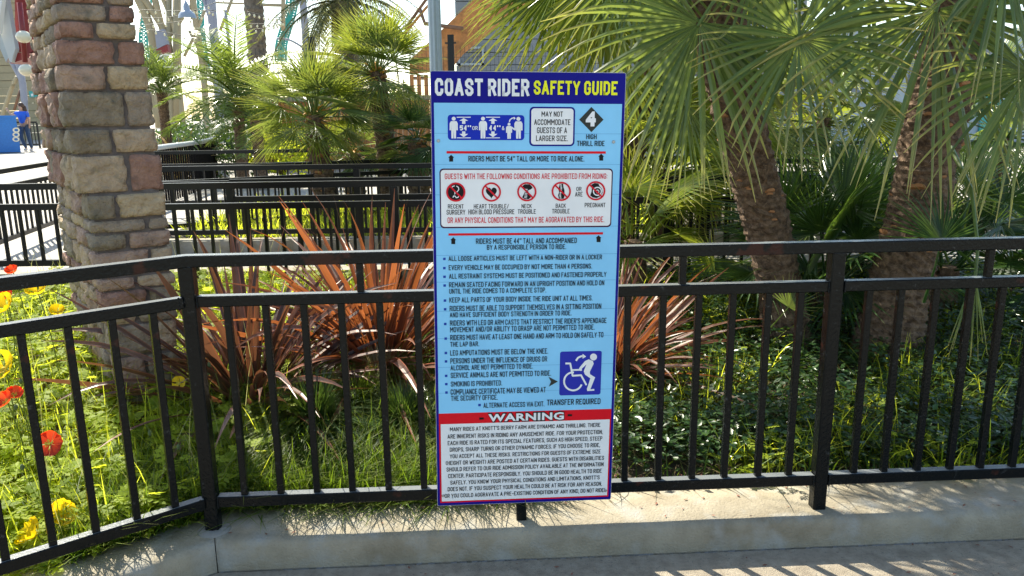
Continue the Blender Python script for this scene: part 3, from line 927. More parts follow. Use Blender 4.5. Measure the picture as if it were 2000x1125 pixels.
def textobj(name, m, items, off=0.006, l=5, th=0.14, bf=False):
    for it in items:
        b = MB()
        if bf: text(b, *it, l=l, off=off)
        else: ctext(b, *it, l=l, th=th)
        b.build(name, SM[m], sgn)
textobj('title_lettering', 'white', [('COAST RIDER', c1_, 92, 667, 105, 211)], th=0.205)
textobj('title_lettering', 'yellow', [('SAFETY GUIDE', c1_, 695, 1205, 119, 204)], th=0.185)
textobj('notice_lettering', 'black', [
 ('MAY NOT', c1_, 742, 872, 305, 337), ('ACCOMMODATE', c1_, 697, 918, 353, 388), ('GUESTS OF A', c1_, 714, 897, 402, 438), ('LARGER SIZE.', c1_, 708, 903, 452, 486),
 ('HIGH', c1_, 1014, 1078, 444, 474), ('THRILL RIDE', c1_, 958, 1126, 484, 516),
 ('RIDERS MUST BE 54" TALL OR MORE TO RIDE ALONE.', c1_, 296, 1003, 577, 610),
 ('RIDERS MUST BE 44" TALL AND ACCOMPANIED', c1_, 342, 957, 1077, 1110)], off=0.012)
textobj('notice_lettering', 'black', [
 ('BY A RESPONSIBLE PERSON TO RIDE.', c2_, 378, 905, 25, 58),
 ('RECENT', c1_, 171, 267, 871, 897), ('SURGERY', c1_, 163, 277, 904, 934), ('HEART TROUBLE/', c1_, 329, 542, 870, 897), ('HIGH BLOOD PRESSURE', c1_, 296, 576, 902, 932),
 ('NECK', c1_, 620, 682, 869, 895), ('TROUBLE', c1_, 597, 707, 901, 929), ('BACK', c1_, 828, 890, 867, 893), ('TROUBLE', c1_, 806, 913, 899, 927),
 ('OR', c1_, 954, 985, 765, 789), ('ARE', c1_, 946, 992, 795, 824), ('PREGNANT', c1_, 1005, 1131, 862, 889)], off=0.010)
textobj('condition_lettering', 'redtxt', [('GUESTS WITH THE FOLLOWING CONDITIONS ARE PROHIBITED FROM RIDING:', c1_, 152, 1143, 683, 717),
 ('OR ANY PHYSICAL CONDITIONS THAT MAY BE AGGRAVATED BY THIS RIDE.', c1_, 169, 1124, 948, 983)], off=0.012)
rules = [('ALL LOOSE ARTICLES MUST BE LEFT WITH A NON-RIDER OR IN A LOCKER',123,1143,97,129),
('EVERY VEHICLE MAY BE OCCUPIED BY NOT MORE THAN 4 PERSONS.',124,1077,157,190),
('ALL RESTRAINT SYSTEMS MUST BE POSITIONED AND FASTENED PROPERLY',126,1172,213,246),
('REMAIN SEATED FACING FORWARD IN AN UPRIGHT POSITION AND HOLD ON',126,1158,270,303),
('UNTIL THE RIDE COMES TO A COMPLETE STOP.',127,772,315,348),
('KEEP ALL PARTS OF YOUR BODY INSIDE THE RIDE UNIT AT ALL TIMES.',128,1080,370,404),
('RIDERS MUST BE ABLE TO SUPPORT THEMSELVES IN A SITTING POSITION',130,1138,425,460),
('AND HAVE SUFFICIENT BODY STRENGTH IN ORDER TO RIDE.',131,941,470,503),
("RIDERS WITH LEG OR ARM CASTS THAT RESTRICT THE RIDER'S APPENDAGE",132,1173,521,556),
('MOVEMENT AND/OR ABILITY TO GRASP ARE NOT PERMITTED TO RIDE.',133,1094,565,600),
('RIDERS MUST HAVE AT LEAST ONE HAND AND ARM TO HOLD ON SAFELY TO',134,1152,617,652),
('THE LAP BAR.',134,326,671,703),
('LEG AMPUTATIONS MUST BE BELOW THE KNEE.',134,785,722,757),
('PERSONS UNDER THE INFLUENCE OF DRUGS OR',135,778,775,810),
('ALCOHOL ARE NOT PERMITTED TO RIDE.',136,684,822,856),
('SERVICE ANIMALS ARE NOT PERMITTED TO RIDE.',137,804,870,905),
('SMOKING IS PROHIBITED.',138,479,932,966),
('COMPLIANCE CERTIFICATE MAY BE VIEWED AT',137,769,980,1016),
('THE SECURITY OFFICE.',139,450,1027,1061),
('ALTERNATE ACCESS VIA EXIT.',355,760,1073,1106),('TRANSFER REQUIRED',777,1133,1052,1090)]
textobj('rules_lettering', 'black', [(a, c2_, b, c, d, e) for a, b, c, d, e in rules], off=0.010)
warn = [("MANY RIDES AT KNOTT'S BERRY FARM ARE DYNAMIC AND THRILLING. THERE",190,1624,243,281),
("ARE INHERENT RISKS IN RIDING ANY AMUSEMENT RIDE. FOR YOUR PROTECTION,",167,1648,310,350),
("EACH RIDE IS RATED FOR ITS SPECIAL FEATURES, SUCH AS HIGH SPEED, STEEP",168,1643,373,412),
("DROPS, SHARP TURNS OR OTHER DYNAMIC FORCES. IF YOU CHOOSE TO RIDE,",188,1622,436,475),
("YOU ACCEPT ALL THESE RISKS. RESTRICTIONS FOR GUESTS OF EXTREME SIZE",188,1627,499,537),
("(HEIGHT OR WEIGHT) ARE POSTED AT CERTAIN RIDES. GUESTS WITH DISABILITIES",150,1660,561,600),
("SHOULD REFER TO OUR RIDE ADMISSION POLICY AVAILABLE AT THE INFORMATION",157,1655,622,661),
("CENTER. PARTICIPATE RESPONSIBLY. YOU SHOULD BE IN GOOD HEALTH TO RIDE",172,1637,685,724),
("SAFELY. YOU KNOW YOUR PHYSICAL CONDITIONS AND LIMITATIONS, KNOTT'S",193,1618,748,786),
("DOES NOT. IF YOU SUSPECT YOUR HEALTH COULD BE AT RISK FOR ANY REASON,",168,1640,809,848),
("OR YOU COULD AGGRAVATE A PRE-EXISTING CONDITION OF ANY KIND, DO NOT RIDE!",140,1668,872,910)]
textobj('warning_lettering', 'black', [(a, c3_, b, c, d, e) for a, b, c, d, e in warn], off=0.012)
textobj('warning_outline', 'black', [('WARNING', c3_, 549, 1284, 128, 200)], off=0.09, l=4, bf=True)
textobj('warning_title', 'white', [('WARNING', c3_, 556, 1277, 132, 196)], off=0.035, l=5, bf=True)
def cpoly(b, C_, pts, l): b.poly([sp3(*C_(x, y), l) for x, y in pts][::-1])
def cdisc(b, C_, x, y, r, l, n=24, ry=None):
    ry = ry or r
    cpoly(b, C_, [(x+r*math.cos(2*math.pi*k/n), y+ry*math.sin(2*math.pi*k/n)) for k in range(n)], l)
def cring(b, C_, x, y, r0_, r1_, l, n=28, a0=0, a1=360):
    for k in range(n):
        a, c = rad(a0+(a1-a0)*k/n), rad(a0+(a1-a0)*(k+1)/n)
        cpoly(b, C_, [(x+r0_*math.cos(a), y+r0_*math.sin(a)), (x+r1_*math.cos(a), y+r1_*math.sin(a)), (x+r1_*math.cos(c), y+r1_*math.sin(c)), (x+r0_*math.cos(c), y+r0_*math.sin(c))], l)
def crect(b, C_, x0, y0, x1, y1, l): cpoly(b, C_, [(x0,y0),(x1,y0),(x1,y1),(x0,y1)], l)
def cline(b, C_, pts, w_, l):
    for (a, c) in zip(pts[:-1], pts[1:]):
        dx, dy = c[0]-a[0], c[1]-a[1]; n_ = math.hypot(dx, dy) or 1; ox, oy = -dy/n_*w_/2, dx/n_*w_/2
        cpoly(b, C_, [(a[0]+ox,a[1]+oy),(c[0]+ox,c[1]+oy),(c[0]-ox,c[1]-oy),(a[0]-ox,a[1]-oy)], l)
    for p in pts[1:-1]: cdisc(b, C_, p[0], p[1], w_/2, l+0.02, 10)
flat('warning_dash', 'black', lambda b: crect(b, c3_, 470, 171, 512, 191, 4))
flat('warning_dash', 'black', lambda b: crect(b, c3_, 1313, 139, 1355, 159, 4))
def crbox(b, C_, x0, y0, x1, y1, l, r):
    xm, ym = (x0+x1)/2, (y0+y1)/2
    frame_box(b, C_(x0, ym)[0], C_(xm, y1)[1], C_(x1, ym)[0], C_(xm, y0)[1], l, r)
flat('notice_box_border', 'navy', lambda b: crbox(b, c1_, 668, 277, 945, 517, 3, 0.013))
flat('notice_box', 'white', lambda b: crbox(b, c1_, 679, 287, 935, 507, 4, 0.009))
flat('condition_box_border', 'maroon', lambda b: crbox(b, c1_, 122, 653, 1172, 1014, 3, 0.012))
flat('condition_box', 'white', lambda b: crbox(b, c1_, 129, 661, 1165, 1005, 4, 0.010))
for (xa_, xb_, y_) in ((163, 1134, 555), (175, 1117, 1052)):
    v_ = c1_(650, y_)[1]
    flat('red_bar', 'red', lambda b: frame_box(b, c1_(xa_,y_)[0], v_-0.0036, c1_(xb_,y_)[0], v_+0.0036, 3))
for (x, y) in ((191, 569), (1106, 563), (204, 1072), (1090, 1060)):
    flat('height_arrow', 'black', lambda b: cpoly(b, c1_, [(x,y),(x+18,y+18),(x+12,y+18),(x+12,y+42),(x-12,y+42),(x-12,y+18),(x-18,y+18)], 3))
for x, y in ((95,121),(95,182),(96,240),(97,298),(99,398),(100,456),(101,554),(104,651),(105,747),(106,803),(107,899),(108,954),(109,1010),(329,1093)):
    flat('bullet', 'bul', lambda b: crect(b, c2_, x-8.5, y-8, x+8.5, y+8, 3))
flat('diamond_badge', 'dgrey', lambda b: cpoly(b, c4_, [(1648,48),(1776,182),(1648,314),(1519,182)], 3))
textobj('badge_number', 'white', [('4', c4_, 1588, 1694, 110, 240)], off=0.07, bf=True)
# height pictogram
flat('height_pictogram_panel', 'blue', lambda b: crbox(b, c4_, 132, 132, 941, 398, 3, 0.010))
def man(b, x, yh, s_=1.0):
    cdisc(b, c4_, x, yh, 21*s_, 4)
    cpoly(b, c4_, [(x-43*s_,yh+50*s_),(x-30*s_,yh+26*s_),(x+30*s_,yh+26*s_),(x+43*s_,yh+50*s_),(x+43*s_,yh+122*s_),(x+27*s_,yh+122*s_),(x+26*s_,yh+60*s_),(x+24*s_,yh+208*s_),(x+3*s_,yh+208*s_),(x,yh+124*s_),(x-3*s_,yh+208*s_),(x-24*s_,yh+208*s_),(x-26*s_,yh+60*s_),(x-27*s_,yh+122*s_),(x-43*s_,yh+122*s_)], 4)
def picto(b):
    man(b, 195, 172); man(b, 504, 172); man(b, 878, 174)
    man(b, 779, 230, 0.74)
    cline(b, c4_, [(806, 262), (830, 282), (852, 270)], 16, 4.1)
    for x in (301, 609):
        crect(b, c4_, x-74, 152, x+74, 161, 4); crect(b, c4_, x-74, 370, x+74, 378, 4)
        cpoly(b, c4_, [(x,165),(x+46,194),(x+17,194),(x+17,226),(x-17,226),(x-17,194),(x-46,194)], 4)
        cpoly(b, c4_, [(x,368),(x+46,332),(x+17,332),(x+17,306),(x-17,306),(x-17,332),(x-46,332)], 4)
    cline(b, c4_, [(782,206),(790,182),(808,168),(830,163)], 12, 4)
    cpoly(b, c4_, [(828,150),(850,166),(830,184)], 4)
flat('height_pictogram', 'white', picto)
textobj('height_number', 'white', [('54"', c4_, 258, 379, 242, 296), ('44"', c4_, 566, 689, 242, 296)], th=0.24)
textobj('height_lettering', 'white', [('OR', c4_, 391, 448, 250, 290), ('&', c4_, 703, 730, 252, 292)], off=0.01)
# prohibition symbols
cs = [(217, 297), (592, 296), (966, 293), (1329, 289), (1692, 283)]
def flats(name, m, fn):
    b = MB(); fn(b)
    for (x, y) in cs:
        u_ = C_u(x, y); q = MB()
        for f_ in b.f:
            pts = [b.v[k] for k in f_]
            if abs((Vector(pts[0])-so).dot(su)-u_) < 0.032: q.poly(pts)
        if q.f: q.build(name, SM[m], sgn)
def C_u(x, y): return c5_(x, y)[0]
def symb_black(b):
    x, y = cs[0]; cdisc(b, c5_, x, y, 86, 5)
    x, y = cs[1]
    hp = []
    for k in range(32):
        t_ = 2*math.pi*k/32
        hp.append((x+58*math.sin(t_)**3, y+2-(13*math.cos(t_)-5*math.cos(2*t_)-2*math.cos(3*t_)-math.cos(4*t_))*4.1))
    cpoly(b, c5_, hp, 5)
    x, y = cs[2]
    cpoly(b, c5_, [(x-45,y-62),(x-20,y-78),(x+30,y-78),(x+50,y-60),(x+62,y-40),(x+42,y-24),(x+30,y-20),(x+14,y-14),(x+16,y+4),(x+34,y+30),(x+54,y+50),(x+20,y+78),(x-20,y+80),(x-50,y+60),(x-34,y+30),(x-20,y),(x-18,y-20),(x-38,y-34)], 5)
    x, y = cs[3]
    cpoly(b, c5_, [(x-16,y-80),(x+20,y-80),(x+22,y-50),(x+34,y-10),(x+36,y+40),(x+26,y+78),(x-24,y+80),(x-34,y+40),(x-22,y+10),(x-30,y-20),(x-22,y-50)], 5)
    x, y = cs[4]
    cpoly(b, c5_, [(x-48,y-62),(x-10,y-82),(x+30,y-76),(x+40,y-50),(x+66,y-20),(x+72,y+20),(x+50,y+56),(x+10,y+78),(x-30,y+70),(x-58,y+50),(x-44,y+10),(x-40,y-30)], 5)
flats('condition_symbol', 'black', symb_black)
def symb_white(b):
    x, y = cs[0]
    cline(b, c5_, [(x-40,y-48),(x-34,y-60),(x-12,y-66)], 9, 6); cline(b, c5_, [(x+6,y-64),(x+28,y-50),(x+32,y-26),(x+16,y-4),(x-8,y+10),(x-12,y+24)], 9, 6)
    cline(b, c5_, [(x-40,y-48),(x-20,y-20),(x-8,y+8)], 9, 6); cline(b, c5_, [(x-30,y+58),(x-22,y+40),(x-4,y+44),(x+4,y+60),(x+24,y+56),(x+30,y+44)], 9, 6)
    x, y = cs[2]
    for k in range(7): cline(b, c5_, [(x-22+abs(k-3)*-2, y-28+k*15), (x+8-k, y-24+k*15)], 7, 6)
    x, y = cs[3]
    for k in range(11): crect(b, c5_, x-14+6*math.sin(k*0.6), y-74+k*14, x+3+6*math.sin(k*0.6), y-66+k*14, 6)
    x, y = cs[4]
    cring(b, c5_, x+18, y+6, 36, 48, 6); cring(b, c5_, x+18, y+8, 12, 20, 6, a0=-160, a1=120)
flats('symbol_detail', 'white', symb_white)
for x, y in cs:
    flat('prohibition_ring', 'redtxt', lambda b: (cring(b, c5_, x, y, 84, 102, 7), cline(b, c5_, [(x-64, y-64), (x+64, y+64)], 17, 7.3)))
# wheelchair transfer symbol
flat('transfer_panel', 'blue2', lambda b: crbox(b, c2_, 862, 735, 1138, 1026, 3, 0.007))
def wch(b):
    cdisc(b, c2_, 1087, 773, 23, 4)
    cpoly(b, c2_, [(1055,788),(1083,800),(1088,818),(1062,872),(1064,888),(1098,908),(1066,988),(1092,985),(1092,997),(1045,999),(1043,985),(1066,915),(1030,890),(1022,868),(1040,822),(1010,850),(1006,866),(984,862),(996,840),(1030,800)], 4)
    cline(b, c2_, [(900,816),(932,816),(940,856),(948,898),(1004,894),(1040,960)], 12, 4)
    cline(b, c2_, [(940,860),(1010,858)], 11, 4.1)
    cring(b, c2_, 951, 935, 54, 66, 4.2, a0=20, a1=275)
    cline(b, c2_, [(970,798),(984,778),(1004,768),(1018,767)], 12, 4)
    cpoly(b, c2_, [(1014,752),(1038,770),(1014,784)], 4)
flat('transfer_symbol', 'white', wch)
flat('pointer_arrow', 'dgrey', lambda b: cpoly(b, c2_, [(788,905),(850,936),(790,970),(804,937)], 4))
# screws
for (x, y, C_) in ((113,484,c1_), (1181,491,c1_), (125,918,c3_), (1675,870,c3_)):
    b = MB(); u_, v_ = C_(x, y); c = sp3(u_, v_, 4)
    ring0 = [c+su*0.0052*math.cos(a)+sv*0.0052*math.sin(a) for a in [2*math.pi*k/14 for k in range(14)]]
    ring1 = [c+sn*0.0022+su*0.0036*math.cos(a)+sv*0.0036*math.sin(a) for a in [2*math.pi*k/14 for k in range(14)]]
    b.v = [tuple(p) for p in ring0+ring1]; b.f = [(k, (k+1)%14, 14+(k+1)%14, 14+k) for k in range(14)]+[tuple(14+k for k in range(14))]
    b.build('screw', M['railgrey'], sgn)
for z_ in (0.98, 0.90, 0.21):
    b = MB(); c = fx(1030, 560); c.z = z_
    for dx in (-0.2, 0.2): b.bar(c+FD*dx+FN*0.018, c+FD*dx+FN*0.024, 0.03, 0.03)
# ------------------------------------------------------------------ plant builders
def fan_mesh(name, Rr, nseg, spread, droop, split, pet, seed, tipbend=0.2, cup=0.1, wmul=1.0, mat_='fan', narrow=1.0, plen=None):
    """fan leaf: hub at origin, middle segment +Y, upper side +Z, petiole runs to -Y. One connected leaf."""
    rg = random.Random(seed)
    v = []; f = []; uv = []; rn = []
    dth = rad(spread)/nseg
    cd_, sd_ = math.cos(droop), math.sin(droop)
    for i in range(nseg):
        a = -rad(spread)/2 + dth*(i+0.5)
        Ls = Rr*(0.70+0.30*math.cos(a*0.55))*rg.uniform(0.9, 1.05)
        rs = Rr*split*rg.uniform(0.85, 1.1)
        bend = rg.uniform(0.3, 1.0)*tipbend*Rr
        aj = a + rg.uniform(-0.3, 0.3)*dth
        rad_s = [0.012, rs*0.5, rs, rs+(Ls-rs)*0.3, rs+(Ls-rs)*0.6, rs+(Ls-rs)*0.85, Ls]
        r_ = rg.random()
        side = rg.uniform(-0.04, 0.04)
        twist = rg.uniform(-0.5, 0.5)
        for k, r in enumerate(rad_s):
            q = max(0.0, (r-rs)/(Ls-rs))
            w_ = (dth*r*0.52 if r <= rs else dth*rs*0.52*(1-q)**0.75*(1-0.15*q))*wmul
            w_ = max(w_, 0.0008)
            ang = aj*min(1, r/rs)*1.0 + (a)*(1-min(1, r/rs)) + side*q
            dx, dy = math.sin(ang), math.cos(ang)
            z = -cup*r*r/Rr - bend*q**2.2 - abs(a)*0.0
            fold = w_*0.75
            tw = twist*q
            for s_, (off, zz) in enumerate(((-w_, 0.0), (0.0, -fold), (w_, 0.0))):
                x = dx*r + dy*off*math.cos(tw); y = dy*r - dx*off*math.cos(tw); z_ = z + zz + off*math.sin(tw)
                # droop rotation about X at the hub
                v.append((x, y*cd_ + z_*sd_, -y*sd_ + z_*cd_))
                uv.append((0.5*s_, r/Ls)); rn.append(r_)
        b = i*21
        for k in range(6):
            for s_ in (0, 1): f.append((b+k*3+s_, b+k*3+s_+1, b+(k+1)*3+s_+1, b+(k+1)*3+s_))
    # petiole
    mb = MB()
    mb.tube([(0, 0.02, 0), (0, -pet*0.4, -0.02*pet), (0, -pet, -0.12*pet)], [Rr*0.012, Rr*0.014, Rr*0.024], 6)
    b = len(v); v += mb.v; f += [tuple(b+q for q in g_) for g_ in mb.f]; uv += [(0.5, 0.3)]*len(mb.v); rn += [0.5]*len(mb.v)
    me = mesh(name, v, f, uv, rn)
    me.materials.append(M[mat_])
    return me
def frame(origin, ydir, zhint, scale=1.0, spin=0.0):
    y = Vector(ydir).normalized(); z = Vector(zhint); z = (z - y*z.dot(y)).normalized(); x = y.cross(z)
    m = Matrix((( x.x, y.x, z.x, 0), (x.y, y.y, z.y, 0), (x.z, y.z, z.z, 0), (0,0,0,1)))
    return Matrix.Translation(origin) @ m @ Matrix.Rotation(spin, 4, 'Y') @ Matrix.Scale(scale, 4)
def trunk(pts, rs, m, parent, name='trunk', sides=28, rows=90, scal=0.2, cell=0.042, seed=0):
    pp = catmull([tuple(p) for p in pts], 12); n = len(pp)
    v = []; f = []
    tot = sum((b-a).length for a, b in zip(pp[:-1], pp[1:]))
    acc = 0; cum = [0]
    for a, b in zip(pp[:-1], pp[1:]): acc += (b-a).length; cum.append(acc)
    for k in range(rows+1):
        s_ = tot*k/rows
        j = 0
        while j < n-2 and cum[j+1] < s_: j += 1
        tt = (s_-cum[j])/max(1e-6, cum[j+1]-cum[j])
        c = pp[j].lerp(pp[j+1], tt); d = (pp[j+1]-pp[j]).normalized()
        x = d.cross(Vector((0,1,0))).normalized(); y = x.cross(d)
        fr = k/rows*(len(rs)-1); i_ = min(int(fr), len(rs)-2); r = rs[i_]+(rs[i_+1]-rs[i_])*(fr-i_)
        for q in range(sides):
            a = 2*math.pi*q/sides
            # staggered scale pattern
            row = (s_ + 0.012*noise.noise(Vector((math.cos(a)*3+seed, math.sin(a)*3, s_*9))))/cell; st = (a*r/ (cell*1.6)) + (0.5 if int(row) % 2 else 0)
            fz = row-math.floor(row); fa = abs((st-math.floor(st))-0.5)*2
            bumpv = fz*(1-fa*0.7)
            nz = noise.noise(Vector((math.cos(a)*r*30+seed, math.sin(a)*r*30, s_*25)))
            rr2 = r*(1+scal*bumpv+0.10*nz)
            v.append(tuple(c + (x*math.cos(a)+y*math.sin(a))*rr2))
    for k in range(rows):
        for q in range(sides):
            f.append((k*sides+q, k*sides+(q+1)%sides, (k+1)*sides+(q+1)%sides, (k+1)*sides+q))
    f.append(tuple(rows*sides+q for q in range(sides)))
    o = put(name, mesh(name, v, f, smooth=False), m, parent)
    return o, pp
def stubs(pp, rs, parent, n, seed, lo=0.0, hi=1.0, size=0.03, mn='stub'):
    rg = random.Random(seed)
    b0 = MB()
    b0.v = [(-0.5,0,-0.22),(0.5,0,-0.22),(0.6,0,0.0),(0.35,0,0.25),(-0.35,0,0.25),(-0.6,0,0.0), (-0.4,-0.5,0.05),(0.4,-0.5,0.05),(0.45,-0.5,0.18),(0.25,-0.5,0.34),(-0.25,-0.5,0.34),(-0.45,-0.5,0.18)]
    b0.f = [(0,1,7,6),(1,2,8,7),(2,3,9,8),(3,4,10,9),(4,5,11,10),(5,0,6,11),(6,7,8,9,10,11)]
    me = mesh('leaf_stub', b0.v, b0.f); me.materials.append(M[mn])
    for _ in range(n):
        t_ = rg.uniform(lo, hi); i = min(int(t_*(len(pp)-1)), len(pp)-2)
        c = pp[i].lerp(pp[i+1], t_*(len(pp)-1)-i)
        fr = t_*(len(rs)-1); j = min(int(fr), len(rs)-2); r = rs[j]+(rs[j+1]-rs[j])*(fr-j)
        a = rg.uniform(0, 2*math.pi)
        d = Vector((math.sin(a), -math.cos(a), 0))
        put('leaf_stub', me, None, parent, frame(c+d*r*0.98, -d, (0.1*rg.uniform(-1,1), 0, 1), size*rg.uniform(0.7, 1.5)))
def fibres(pp, rs, parent, n, seed, m='fibre', ln=0.05):
    rg = random.Random(seed); b = MB()
    for _ in range(n):
        t_ = rg.random(); i = min(int(t_*(len(pp)-1)), len(pp)-2)
        c = pp[i].lerp(pp[i+1], t_*(len(pp)-1)-i)
        fr = t_*(len(rs)-1); j = min(int(fr), len(rs)-2); r = rs[j]+(rs[j+1]-rs[j])*(fr-j)
        a = rg.uniform(0, 2*math.pi); d = Vector((math.sin(a), -math.cos(a), 0)); s_ = Vector((d.y, -d.x, 0))
        p = c + d*r*1.0
        e = p + d*rg.uniform(0.004, 0.02) + s_*rg.uniform(-1, 1)*ln + Z*rg.uniform(-1, 0.7)*ln*0.7
        w_ = Z*0.0016 + s_*0.0012
        b.poly([p-w_, p+w_, e+w_*0.3]); 
    o = b.build('trunk_fibre', M[m], parent); o['kind'] = 'stuff'

FANS = {}
def fanset(key, n, Rr, nseg, spread, droops, split, pet, tipbend, cup, mat_, wmul=1.0):
    FANS[key] = [fan_mesh('fan_leaf', Rr, nseg+R.randint(-3,3), spread*R.uniform(0.9,1.06), droops[i % len(droops)], split, pet, 100+len(FANS)*17+i, tipbend, cup, wmul, mat_) for i in range(n)]
fanset('near', 5, 0.62, 36, 240, [0.0, 0.1], 0.32, 0.55, 0.16, 0.10, 'fan', 0.86)
fanset('mid', 5, 0.50, 34, 215, [0.15, 0.45, 0.7], 0.36, 0.40, 0.16, 0.12, 'fan')
fanset('midyel', 5, 0.50, 34, 215, [0.1, 0.4, 0.7], 0.36, 0.40, 0.16, 0.12, 'fanyel')
fanset('dark', 5, 0.50, 32, 200, [0.1, 0.4], 0.36, 0.5, 0.12, 0.1, 'fandark')
fanset('small', 6, 0.42, 20, 190, [0.0, 0.1, 0.3], 0.30, 0.35, 0.05, 0.06, 'fanyel', 0.85)
fanset('smallg', 6, 0.42, 20, 190, [0.0, 0.15, 0.3], 0.30, 0.35, 0.05, 0.06, 'fan', 0.85)

def crown(parent, c, n, keys, sc_, elmin, elmax, seed, pet=0.4, azc=None, azs=None, jitter=0.1):
    rg = random.Random(seed)
    for i in range(n):
        az = 2*math.pi*(i*0.381966) + rg.uniform(-0.3, 0.3) if azc is None else azc + rg.uniform(-azs, azs)
        el = elmin + (elmax-elmin)*((i+0.5)/n)**0.9 + rg.uniform(-jitter, jitter)
        d = Vector((math.sin(az)*math.cos(el), -math.cos(az)*math.cos(el), math.sin(el)))
        me = rg.choice(FANS[rg.choice(keys)])
        s_ = sc_*rg.uniform(0.85, 1.12)
        put('fan_leaf', me, None, parent, frame(Vector(c)+d*pet*s_, d, Z + d*(-0.0)+Vector((rg.uniform(-.35,.35), rg.uniform(-.35,.35), 0)), s_))

# ------------------------------------------------------------------ near palms on the right
gP = 'shaggy fan palms rising behind the railing right of the sign'
b1 = P(1548, 648, 4.15)
p1 = [Vector((b1.x, 4.15, 0.12)), P(1505, 470, 4.15), P(1468, 330, 4.10), P(1432, 180, 4.05), P(1405, 60, 4.0), P(1392, -60, 3.95), P(1370, -240, 3.9)]
t1 = thing('fan_palm', (b1.x, 4.15, 0.12), 'fan palm with a curved fibrous trunk, nearest to the sign on its right', 'palm tree', gP)
rs1 = [0.125, 0.105, 0.112, 0.115, 0.12, 0.12, 0.12]
_, pp1 = trunk(p1, rs1, M['trunk'], t1, rows=110, seed=1)
stubs(pp1, rs1, t1, 75, 1, 0.2, 1.0, 0.036); fibres(pp1, rs1, t1, 4200, 1)
b2 = P(1730, 668, 3.95)
p2 = [Vector((b2.x, 3.95, 0.12)), P(1765, 520, 3.98), P(1795, 400, 4.0), P(1818, 270, 4.0), P(1852, 120, 4.0), P(1885, -20, 3.95), P(1900, -90, 3.9), P(1930, -260, 3.9)]
t2 = thing('fan_palm', (b2.x, 3.95, 0.12), 'thick leaning fan palm at the far right with brown leaf stubs', 'palm tree', gP)
rs2 = [0.165, 0.14, 0.135, 0.13, 0.135, 0.14, 0.14, 0.14]
_, pp2 = trunk(p2, rs2, M['trunk'], t2, rows=120, seed=2)
stubs(pp2, rs2, t2, 95, 2, 0.15, 1.0, 0.042); fibres(pp2, rs2, t2, 5200, 2)
# thatch skirt on the low part of palm 2
rg = random.Random(9)
b3p = [P(1205, 420, 6.2), P(1235, 250, 6.1), P(1290, 100, 6.0), P(1330, 10, 5.9), P(1350, -70, 5.9)]
b3 = b3p[0].copy(); b3.z = 0.25
t3 = thing('fan_palm', (b3.x, b3.y, 0.25), 'dark fan palm farther back, just right of the top of the sign', 'palm tree', gP)
rs3 = [0.12, 0.13, 0.14, 0.14]
_, pp3 = trunk([b3]+b3p, rs3, M['trunk'], t3, rows=70, seed=3)
stubs(pp3, rs3, t3, 40, 3, 0.4, 1.0, 0.04)
def handfan(parent, px, py, Y, sdir, scale, key='near', tilt=0.25, idx=None, face=None, seed=0):
    """fan leaf with hub seen at px,py, middle segment pointing along screen angle sdir (deg, 0=right, 90=up)"""
    rg = random.Random(seed*31+int(px))
    c = P(px, py, Y)
    a = rad(sdir)
    y = Vector((math.cos(a), -tilt, math.sin(a)))
    z = Vector((0.15, -1, 0.3)) if face is None else Vector(face)
    put('fan_leaf', FANS[key][(idx if idx is not None else rg.randrange(5)) % 5], None, parent, frame(c, y, z, scale, rg.uniform(-0.12, 0.12)))
